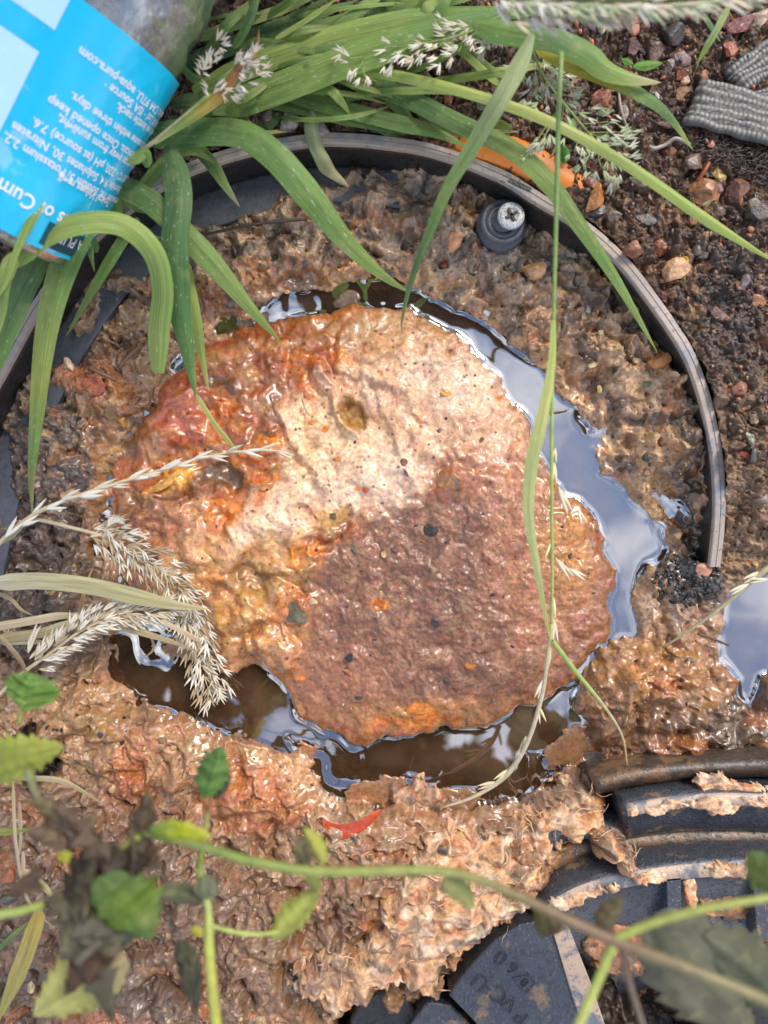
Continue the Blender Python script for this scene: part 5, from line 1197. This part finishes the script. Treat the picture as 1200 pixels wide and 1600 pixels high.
# ------------------------------------------------------------------ woven strap
def strap_mat():
    m, nt, b = mat_new('woven_webbing'); L = nt.links.new
    at = nt.nodes.new('ShaderNodeAttribute'); at.attribute_name = 'col'; n = noise_node(nt, 90, 4, .6); n2 = noise_node(nt, 1500, 3, .6)
    c = mixc(nt, at.outputs['Color'], (.10,.08,.06), mapr(nt, n.outputs['Fac'], .5, .75, 0, .6)); L(c, b.inputs['Base Color']); b.inputs['Roughness'].default_value = .5
    bump(nt, b, n2.outputs['Fac'], .5, .0004); return m
M_web = strap_mat()
def webbing(name, a, b, c, d, z, parent, rows=9, seed=0, curve=0):
    """woven band over the pixel quad a-b (along) / d-c; rows of raised stitches along the band"""
    n, m = 220, 120; u = np.linspace(0, 1, n)[:, None, None]; v = np.linspace(0, 1, m)[None, :, None]
    a, b, c, d = [np.array(q, float) for q in (a, b, c, d)]
    p = (a*(1-u)+b*u)*(1-v) + (d*(1-u)+c*u)*v; L_ = np.linalg.norm(b-a)
    U = np.repeat(u[..., 0], m, 1)*L_; Vv = np.repeat(v[..., 0], n, 0)
    p[..., 1] += curve*np.sin(np.pi*u[..., 0]*.9); p += (fbm(U/40, Vv*3, seed, 2)*5)[..., None]*np.array([.3, 1])
    rowp = Vv*rows; st = np.abs(np.sin(U/3.6*np.pi*.5 + (np.floor(rowp) % 2)*1.2))
    inrow = np.exp(-(((rowp % 1) - .5)/.20)**2); rib = .5+.5*np.sin(U/1.9*np.pi*.5)
    h = .0005*inrow*(.25+.75*st) + .00025*rib + .0004*fbm(U/9, Vv*14, seed+9, 3) - .0016*(np.exp(-Vv/.02)+np.exp(-(1-Vv)/.02)) + .0018*fbm(U/60, Vv*2, seed+3, 3) - .004*np.exp(-U/3)
    V = np.zeros((n, m, 3)); k_ = (ZC-z)/F; V[..., 0] = (p[..., 0]-600)*k_; V[..., 1] = (800-p[..., 1])*k_; V[..., 2] = z + h
    col = lin((74,70,66))[None, None]*(1-inrow*st*.75)[..., None] + lin((176,172,166))[None, None]*(inrow*st*.75)[..., None]; col = col*.7*(1+.3*fbm(U/14, Vv*8, seed+7, 2))[..., None]
    i = np.arange(n-1)[:, None]*m; j = np.arange(m-1)[None]; q = np.stack([i+j, i+m+j, i+m+j+1, i+j+1], -1).reshape(-1, 4)
    o = mesh_np(name, V.reshape(-1, 3), q, M_web, parent, col=col.reshape(-1, 3)); s = o.modifiers.new('s', 'SOLIDIFY'); s.thickness = .002; s.offset = 0; return o
stp = empty('woven_strap', P(1150, 160, .045), 'folded dark grey woven strap with a frayed edge on the stones, upper right', 'strap')
webbing('upper_band', (1134,108), (1300,-10), (1310,60), (1160,142), .050, stp, 5, 900)
webbing('lower_band', (1098,122), (1330,190), (1320,262), (1070,192), .054, stp, 6, 910, -4)
webbing('under_band', (1160,150), (1320,90), (1320,170), (1180,176), .048, stp, 5, 920)
fr_p = []
for k in range(240):
    x0 = random.uniform(1070, 1230); y0 = 196 + (x0-1070)*.40 + random.uniform(-8, 34); a = random.uniform(0, 6.28); pts = []
    for i in range(7):
        pts.append(P(x0, y0, .046 + random.uniform(-.002, .005))[:]); a += random.uniform(-1.1, 1.1); x0 += math.cos(a)*6; y0 += math.sin(a)*4
    fr_p.append(tube(catmull(pts, 12), random.uniform(.00012, .0003), 4))
Vf, Ff = merge(fr_p); fr = mesh_np('frayed_fibres', Vf, Ff, col_mat('fibre', .6, var=.4), stp, col=np.tile(lin((128,112,108))*.6, (len(Vf), 1))); fr['kind'] = 'stuff'

# ------------------------------------------------------------------ stones
M_st = col_mat('wet_stone', .42, var=.5, coat=.18, bumps=(420, .0016))
import bmesh
def ico(sub):
    bm = bmesh.new(); bmesh.ops.create_icosphere(bm, subdivisions=sub, radius=1); bm.verts.index_update()
    V = np.array([v.co[:] for v in bm.verts]); Fc = np.array([[v.index for v in f.verts] for f in bm.faces]); bm.free(); return V, Fc
I2, I1 = ico(3), ico(2)
def rock(seed, sx, sy, sz, angular=.5, base=I2):
    V, Fc = base; r = np.random.default_rng(seed); V = V.copy()
    for _ in range(int(5 + angular*7)):                      # flat chipped sides
        n = r.normal(size=3); n /= np.linalg.norm(n); d = r.uniform(.38, .8); k = V@n; V = V - np.outer(np.clip(k-d, 0, None)*.97, n)
    V *= (1 + .07*r.normal(size=3))[None]; V += .05*np.sin(V*5+r.uniform(0, 6, 3)) + .025*np.sin(V[:, [1,2,0]]*13+r.uniform(0, 6, 3))
    return V*[sx, sy, sz], Fc
def stone(px, py, w, h, ang, rgb, label, name='stone', group='stones on the soil', z=None, ang_=.6, seed=None, flat=.55, cat='stone', mat=None, sink=.25):
    zz = ground_at(px, py) if z is None else z; sx, sy = MM(w, zz)/2, MM(h, zz)/2; sz_ = min(sx, sy)*flat*1.6
    V, Fc = rock(seed or random.randrange(9**6), sx*1.25, sy*1.25, sz_, ang_); a = math.radians(-ang)
    V = V@np.array([[math.cos(a), math.sin(a), 0], [-math.sin(a), math.cos(a), 0], [0, 0, 1]]); g = fbm(V[:, 0]*300+px, V[:, 1]*300+V[:, 2]*200, 3, 3)
    o = mesh_np(name, V, Fc, mat or M_st, col=lin(rgb)[None]*.68*(1+.4*g)[:, None], smooth=ang_ < .5); o.location = P(px, py, zz + sz_*sink); return tag(o, label, cat, group)
for a in [(1062,88,32,24,45,(150,116,108),'pink grey almond shaped stone near the top right above the yellow leaf tip'),
          (1024,82,30,26,0,(110,82,66),'rounded brown stone left of the pink grey one'),(1050,50,40,34,10,(84,74,68),'large dark grey stone near the top edge left of the strap'),
          (1138,78,26,20,-10,(166,84,48),'orange brown square stone touching the upper band of the strap'),(1066,118,30,22,-30,(150,76,42),'rust orange stone above the tip of the slim pale blade'),
          (1026,150,14,12,0,(232,218,206),'small white stone below the broad leaf tip'),(945,155,34,34,0,(150,84,50),'brick coloured stone under the yellowing leaf'),
          (1124,276,24,30,-10,(222,190,122),'cream yellow stone below the frayed edge of the strap'),(1100,300,40,34,20,(160,106,62),'large tan brown stone under the cream yellow one'),
          (1082,252,34,26,10,(124,96,84),'grey brown oval stone left of the frayed strap'),(1150,296,36,30,0,(128,82,58),'glossy brown stone near the right edge below the strap'),
          (1076,262,0,0,0,(0,0,0),''),(1048,240,30,20,60,(150,84,50),'rust brown wedge shaped stone below the yellow leaf end'),(930,308,28,44,20,(190,124,66),'orange tan flake shaped stone right of the orange plastic'),
          (990,390,34,26,-20,(150,90,62),'reddish brown stone touching the rim at the right'),(1030,385,34,24,30,(158,96,60),'orange brown stone in the dark soil right of the rim'),
          (1058,424,40,34,0,(206,156,112),'pale peach crumbly lump on the soil beside the rim'),(1072,406,12,12,0,(214,170,50),'tiny yellow stone above the peach lump'),
          (1010,340,26,20,10,(110,98,92),'dark grey stone in the soil above the reddish brown pair'),(1190,28,34,26,0,(206,176,150),'pale tan stone at the top right corner'),
          (1160,40,40,26,-20,(128,58,52),'dark red stone near the top right corner'),(930,330,30,28,0,(62,62,68),'black glossy stone beside the rim under the tan flake'),
          (985,70,26,40,20,(96,62,50),'dark brown upright stone below the blurred seed heads'),(1095,120,18,20,0,(170,100,62),'small copper stone in the gap above the lower strap band'),
          (1130,30,30,22,30,(104,72,58),'brown stone near the top edge right of the slim blade'),(640,140,34,26,0,(70,52,44),'dark stone under the green leaves at the top centre'),
          (1040,196,26,20,20,(104,70,52),'dark chestnut stone beside the yellow leaf'),(1180,330,40,26,10,(98,88,82),'grey stone at the right edge above the yellow green blade'),
          (960,340,24,18,0,(120,104,92),'taupe stone between the rim and the green stem'),(1110,226,10,12,0,(214,150,110),'peach pebble caught in the frayed fibres'),
          (450,190,34,26,-20,(190,172,166),'pale pinkish stone behind the rim under the grass bundle'),(500,205,30,22,10,(170,150,146),'pale grey stone just above the rim at the top'),(420,185,24,20,0,(150,130,124),'small pale grey stone among the grass behind the rim')]:
    if a[2]: stone(*a)
names = {(120,88,70):'brown', (92,72,62):'dark brown', (160,98,62):'rust', (140,122,110):'grey', (186,150,116):'tan', (104,90,84):'slate grey', (176,120,84):'copper'}
areas = [('between the top seed heads and the strap', 930, 1130, 25, 70, 7), ('in the gravel left of the strap', 1000, 1080, 60, 200, 7), ('below the strap near the right edge', 1070, 1200, 290, 350, 9), ('on dark soil right of the rim', 1010, 1195, 380, 560, 9),
         ('among the spikelets right of the long stem', 900, 1010, 110, 300, 8), ('on the pale mud at the right edge', 1150, 1200, 600, 860, 9), ('in the gap under the top grass', 560, 760, 60, 205, 14), ('at the left edge under the straw', 5, 90, 1240, 1560, 9)]
used_l = set()
for place, x0, x1, y0, y1, n_ in areas:
    pal = list(names); random.shuffle(pal)
    for k in range(n_):
        for _ in range(40):
            x, y = random.uniform(x0, x1), random.uniform(y0, y1); d = float(look(S_ring, np.array([x]), np.array([y]))[0])
            if d < -22 or x < 100: break
        rgb = pal[k % 7]; w, h = random.uniform(12, 30), random.uniform(10, 22); size = 'small' if w < 17 else ('mid sized' if w < 24 else 'larger'); ang_ = random.choice((.2, .9, .9))
        lb = f"{size} {names[rgb]} {'angular' if ang_ > .5 else 'rounded'} stone {place}"
        if lb in used_l: ang_ = 1-ang_; lb = f"{size} {names[rgb]} {'angular' if ang_ > .5 else 'rounded'} stone {place}"
        used_l.add(lb); stone(x, y, w, h, random.uniform(0, 180), tuple(int(v*random.uniform(.9, 1.1)) for v in rgb), lb, ang_=ang_)
# scraps on the crust and the sludge
def sc_(px, py, w, h, ang, rgb, lb, flat=.3, sink=.3, name='food_scrap', cat='scrap'):
    stone(px, py, w, h, ang, rgb, lb, name, 'scraps on the grease and sludge', flat=flat, sink=sink, cat=cat)
for a in [(465,956,36,30,8,(104,94,66),'square olive brown leaf scrap left of the pink crust'),(674,828,18,18,0,(52,42,38),'black burnt crumb at the top of the pink crust'),(547,1026,17,14,-30,(50,48,46),'glossy black seed on the lower left of the pink crust'),
          (546,1050,20,10,35,(176,108,64),'light brown flake below the glossy black seed'),(594,942,20,14,0,(200,104,30),'amber scrap in the middle of the pink crust'),(655,1110,34,12,-8,(214,130,36),'orange peel scrap at the bottom edge of the crust'),
          (735,1040,12,11,0,(216,134,46),'small amber bead on the lower right of the pink crust'),(680,973,16,12,40,(72,58,52),'dark speck cluster right of the amber scrap'),(571,765,10,10,0,(206,84,48),'red orange dot on the white grease'),
          (635,740,14,6,50,(110,66,50),'thin brown husk above the red orange dot'),(630,722,12,12,0,(150,92,72),'reddish husk beside the thin brown husk'),(554,691,6,6,0,(96,54,30),'tiny brown seed on the cream grease'),(752,688,9,9,0,(120,96,44),'olive seed at the right of the cream grease'),
          (487,661,9,8,0,(226,140,40),'small orange bead on the cream ridge'),(508,670,10,8,0,(226,130,36),'orange bead beside the first on the cream ridge'),(694,615,14,8,0,(232,160,60),'yellow orange scrap on the pale upper crust'),(590,583,8,6,0,(110,104,100),'tiny grey crumb on the pale upper crust'),
          (685,674,12,8,-10,(96,84,84),'grey husk in the middle of the cream crust'),(490,940,14,12,0,(224,190,140),'cream crumb right of the square leaf scrap'),(519,806,16,13,0,(110,92,40),'olive bean shaped scrap in the amber pool'),(553,860,13,10,0,(92,84,66),'grey green seed above the pink crust'),
          (617,858,12,12,0,(110,60,36),'dark ring shaped seed on the upper pink crust'),(686,900,14,8,10,(216,190,140),'cream chip on the pink crust'),(287,686,18,15,-20,(206,96,40),'orange bead on the red brown lobe'),(341,538,12,7,-20,(196,44,40),'tiny red scrap at the upper left of the crust'),
          (265,750,56,18,-30,(240,178,84),'yellow fat wedge on the left lobe'),(770,930,9,8,0,(60,52,48),'black crumb right of centre on the pink crust'),(800,1010,10,6,20,(64,54,50),'dark husk near the lower right of the pink crust'),
          (890,868,10,8,0,(70,56,40),'black seed at the right edge of the crust'),(452,728,20,14,0,(228,196,156),'pale fat crumb beside the straw stem'),(412,760,14,10,0,(206,140,70),'amber crumb left of the white grease'),
          (600,866,10,9,0,(226,180,120),'pale yellow crumb at the crust seam'),(560,1090,10,8,0,(76,60,50),'dark crumb near the bottom of the crust'),(700,1066,12,8,30,(80,62,54),'dark flake near the bottom right of the crust'),(840,800,11,10,0,(196,150,96),'tan crumb on the right shoulder of the crust')]:
    sc_(*a)
for a in [(940,520,11,10,0,(226,206,160),'cream corn shaped crumb on the right bank'),(926,571,12,9,-20,(236,214,160),'pale crumb right of the blue pool top'),(938,608,12,11,0,(220,184,110),'yellow crumb above the peach lump'),(995,563,10,9,0,(214,184,130),'small tan crumb near the rim tip blade'),
          (919,484,11,10,0,(206,196,184),'grey white pebble on the right bank'),(1012,600,12,9,0,(70,104,56),'green fleck on the right bank'),(1013,716,16,14,0,(60,56,50),'black bead on the peach lump'),(1036,560,42,26,-15,(206,136,70),'orange fat lump beside the rim'),
          (697,412,16,14,0,(196,92,54),'brick red crumb below the screw boss'),(712,375,16,34,10,(214,150,104),'peach flake left of the screw boss'),(733,330,26,12,-10,(196,134,76),'tan chip between the notch and the sludge'),(728,364,12,12,0,(206,176,130),'cream crumb left of the boss'),
          (834,420,40,26,0,(204,156,110),'pale peach lump right below the boss'),(760,370,10,7,0,(206,160,120),'small peach crumb on the edge of the boss'),(575,286,14,10,20,(226,206,160),'cream chip under the crumpled leaf'),(448,455,14,8,0,(214,166,110),'tan fleck at the water edge'),
          (140,600,44,30,25,(206,112,74),'coral red fat lump on the left bank'),(106,568,10,22,-30,(236,196,170),'white chip beside the coral lump'),(190,660,18,14,0,(206,150,70),'amber bead on the left bank'),(134,1182,12,12,0,(226,200,160),'pale crumb on the lower left bank'),
          (176,1233,12,12,0,(214,180,130),'tan crumb above the nettle stem'),(190,1160,9,8,0,(40,32,28),'black speck in the lower left sludge'),(158,1148,10,8,0,(36,30,26),'black speck left of the other in the lower left sludge'),(194,1122,7,6,0,(36,30,26),'third tiny black speck above the others'),
          (962,806,18,12,-30,(190,140,96),'small brown crumb floating in the blue pool'),(1100,890,26,18,0,(206,146,118),'pink fat crumb at the broken end of the rim'),(1180,880,14,10,0,(206,160,90),'amber pebble at the right edge above the pool'),(760,1308,20,26,20,(106,92,50),'olive leaf scrap on the fibrous grease'),
          (690,1330,22,16,0,(92,84,80),'grey lump in the fibrous grease'),(48,1542,14,16,0,(226,206,160),'cream pebble at the lower left')]:
    sc_(*a, flat=.5, sink=.15)
# crumbs: nobody could count them
def crumbs(name, n_, test, size, pal, label, seed, cat='grit', amin=0):
    r = np.random.default_rng(seed); Vs, Fs, Cs, c = [], [], [], 0; V0, F0 = ico(2); k = 0
    base = [rock(seed+q, 1, 1, .7, .6, (V0, F0))[0] for q in range(12)]
    while k < n_:
        x, y = r.uniform(-10, 1210), r.uniform(-10, 1610)
        if not test(x, y): continue
        k += 1; z = ground_at(x, y); s = MM(r.uniform(*size)*r.uniform(.5, 1), z)/2; q_ = base[r.integers(12)]; a = r.uniform(0, 6.28)
        R = np.array([[math.cos(a), math.sin(a), 0], [-math.sin(a), math.cos(a), 0], [0, 0, 1]])
        Vs.append((q_*[s, s*r.uniform(.5, 1), s*.8])@R + P(x, y, z + s*.15)[:]); Fs.append(F0 + c); c += len(q_)
        rgb = lin(pal[r.integers(len(pal))])*r.uniform(.5, .95); Cs.append(np.tile(rgb, (len(q_), 1)))
    o = mesh_np(name, np.vstack(Vs), np.vstack(Fs), M_st, col=np.vstack(Cs)); tag(o, label, cat, kind='stuff')
dr = lambda x, y: float(S_ring[int((y+400)/5), int((x+400)/5)]); dw_ = lambda x, y: max(float(S_out[int((y+400)/5), int((x+400)/5)]), float(S_pool[int((y+400)/5), int((x+400)/5)]), float(S_cav[int((y+400)/5), int((x+400)/5)]))
crumbs('soil_grit', 2400, lambda x, y: dr(x, y) < -18 and y < 860, (5, 17), [(96,70,56),(70,54,48),(140,92,62),(160,120,90),(110,96,88),(60,46,42),(60,50,44),(176,104,62)], 'wet brown grit and soil crumbs around the outside of the rim', 1001)
crumbs('sludge_crumbs', 1100, lambda x, y: dr(x, y) > 14 and dw_(x, y) < -12 and float(S_fl[int((y+400)/5), int((x+400)/5)]) < 4, (4, 15), [(150,124,100),(110,92,80),(190,150,110),(206,168,128),(84,70,62),(170,110,70),(130,100,76)], 'small tan and grey crumbs stuck in the sludge inside the rim', 1002, 'crumbs')
crumbs('black_crumbs', 220, lambda x, y: ((x-1075)/58)**2 + ((y-905)/40)**2 < 1, (7, 18), [(44,42,42),(56,52,50),(36,34,34)], 'black crumbly grit heaped at the broken end of the rim', 1003)
crumbs('black_crumbs', 160, lambda x, y: ((x-62)/46)**2 + ((y-1170)/46)**2 < 1, (6, 14), [(34,30,28),(46,42,40),(26,24,24)], 'black crumbs in the dark hole under the nettle leaf at left', 1004)
crumbs('crust_specks', 260, lambda x, y: float(S_slab[int((y+400)/5), int((x+400)/5)]) > 20, (3, 8), [(80,60,50),(60,48,44),(190,130,80),(110,80,64),(214,180,150)], 'tiny dark and pale specks scattered on the grease crust', 1005, 'specks')
# hair roots and worms
for pts, w, rgb, lb in [([(1014,228,.05),(1022,232,.05),(1040,226,.05),(1056,216,.052),(1078,226,.05)], 6, (196,180,170), 'pale grey root with a hooked end left of the strap'), ([(966,138,.046),(970,170,.047),(980,200,.045),(995,222,.043)], 5, (176,160,146), 'thin pale root curving down beside the yellowing leaf'),
                        ([(820,240,.045),(850,255,.046),(866,235,.046),(868,215,.045)], 4, (176,166,120), 'thin straw coloured root above the orange plastic'), ([(1090,282,.047),(1100,268,.05),(1108,254,.05)], 6, (196,96,46), 'orange splinter on the stones below the strap'),
                        ([(186,576,.03),(200,558,.034),(220,540,.034)], 6, (140,106,74), 'thin brown twig on the left bank'), ([(140,574,.034),(160,584,.034),(182,594,.030)], 7, (150,108,74), 'brown twig above the coral red lump'),
                        ([(300,372,.035),(350,360,.037),(400,350,.037),(480,342,.034)], 5, (70,58,48), 'dark twig lying along the edge of the plastic ledge'), ([(850,640,.006),(874,642,.006),(892,638,.006)], 3, (200,190,170), 'tiny pale fibre at the edge of the blue pool'),
                        ([(470,604,.016),(478,640,.018),(500,668,.017)], 3, (226,196,150), 'fine pale hair on the cream ridge'), ([(1090,990,.014),(1108,996,.014),(1138,1008,.010)], 4, (120,84,56), 'brown splinter on the sludge between the two pools')]:
    tag(stalk('root' if 'root' in lb else 'twig', pts, w, [rgb, tuple(int(v*.9) for v in rgb)], None, n=16, m=6), lb, 'root' if 'root' in lb else 'twig')
sm_l = empty('seedling', P(1010, 100, .05), 'tiny bright green seedling leaves beside the broad leaf tip', 'seedling')
nleaf(sm_l, (988,104), (1036,98), 16, .058, .056, [(120,180,60),(110,170,60)], 1, depth=0); nleaf(sm_l, (990,100), (970,92), 12, .056, .056, [(110,170,60),(110,160,60)], 1, depth=0)
sm_2 = empty('clover_leaves', P(885, 220, .045), 'small rounded green leaves behind the long stem under the panicle', 'leaf cluster')
nleaf(sm_2, (888,214), (896,184), 20, .052, .05, [(110,170,70),(96,150,66)], 1, depth=0); nleaf(sm_2, (882,226), (882,256), 20, .050, .05, [(100,160,66),(96,150,66)], 1, depth=0); nleaf(sm_2, (800,196), (770,206), 34, .05, .05, [(140,160,70),(120,140,60)], 1, depth=0)

# ------------------------------------------------------------------ the photographer, who shows only as the dark shape mirrored in the water
def person():
    J = [(0,.62,.92),(0,.46,1.12),(0,.24,1.26),(0,.10,1.30),(0,-.04,1.30),(0,-.15,1.29),            # pelvis, spine, chest, neck, head
         (.17,.16,1.26),(.27,.02,1.02),(.07,.07,.76),(.03,.055,.66), (-.17,.16,1.26),(-.27,.02,1.02),(-.07,.07,.76),(-.03,.055,.66),
         (.10,.66,.88),(.12,.62,.48),(.12,.72,.10),(.12,.62,.06),(-.10,.66,.88),(-.12,.62,.48),(-.12,.72,.10),(-.12,.62,.06)]
    Ed = [(0,1),(1,2),(2,3),(3,4),(4,5),(2,6),(6,7),(7,8),(8,9),(2,10),(10,11),(11,12),(12,13),(0,14),(14,15),(15,16),(16,17),(0,18),(18,19),(19,20),(20,21)]
    R = [.16,.15,.17,.06,.10,.085,.075,.05,.038,.03,.075,.05,.038,.03,.10,.07,.05,.04,.10,.07,.05,.04]
    me = bpy.data.meshes.new('person'); me.from_pydata(J, Ed, []); o = bpy.data.objects.new('person', me); COL.link(o)
    sk = o.modifiers.new('skin', 'SKIN'); o.modifiers.new('sub', 'SUBSURF').render_levels = 2
    for k, r in enumerate(R): me.skin_vertices[0].data[k].radius = (r, r)
    me.skin_vertices[0].data[0].use_root = True
    m, nt, b = mat_new('dark_clothes'); b.inputs['Base Color'].default_value = (.02,.02,.025,1); b.inputs['Roughness'].default_value = .9
    n = noise_node(nt, 60); bump(nt, b, n.outputs['Fac'], .4, .003)
    me.materials.append(m); tag(o, 'person in dark clothes leaning over the chamber to take the picture', 'person')
person()

# nettles added outside the frame; their leaves are placed to darken the water's reflections
tn = empty('unseen_nettles', (0, -.7, 0), 'unseen tall nettles added below the picture to mirror dark in the brown water', 'nettle')
rr_ = random.Random(5)
for cx, cy, rx, ry, n_ in [(610,1195,120,55,26),(850,1200,80,50,16),(700,1225,80,30,10),(235,1030,80,80,26),(310,1110,50,40,8),(330,1060,40,40,5),(940,1120,40,60,6),(120,900,60,120,10)]:
    for k in range(n_):
        a, q = rr_.uniform(0, 6.28), rr_.uniform(0, 1)**.5; px_, py_ = cx+math.cos(a)*q*rx, cy+math.sin(a)*q*ry
        z = rr_.uniform(.62, 1.0); k_ = (ZC+z)/F; x, y = (px_-600)*k_, (800-py_)*k_
        L_ = rr_.uniform(.07, .12); an = rr_.uniform(0, 6.28)
        # leaf as a serrated blade about its own stalk
        n, m = 25, 5; t = np.linspace(0, 1, n); half = L_*.30*np.sin(np.pi*t**.75)**.8*(1-.3*((t*6) % 1)) + 1e-4
        ax3 = np.array([math.cos(an)*.9, math.sin(an)*.9, -.35]); sd3 = np.array([-math.sin(an), math.cos(an), 0])
        V = np.array([[np.array([x, y, z]) + ax3*L_*(t[i]-.5) + sd3*half[i]*u - np.array([0, 0, 1])*half[i]*u*u*.4 for u in np.linspace(-1, 1, m)] for i in range(n)]).reshape(-1, 3)
        i = np.arange(n-1)[:, None]*m; j = np.arange(m-1)[None]; q4 = np.stack([i+j, i+j+1, i+m+j+1, i+m+j], -1).reshape(-1, 4)
        mesh_np('leaf', V, q4, M_net, tn, col=np.tile(lin((66,60,42))*.5, (len(V), 1)), uv=np.zeros((len(V), 2)))
for k in range(7):
    x0 = -.5 + k*.16; pts = [(x0, -1.0, 0), (x0+.02, -.95, .45), (x0+.05, -.75, .85), (x0+.06, -.45, .98)]
    V, Fl = tube(catmull(pts, 30), .0035, 6); mesh_np('stem', V, Fl, M_stalk, tn, col=np.tile(lin((110,130,70))*.5, (len(V), 1)))
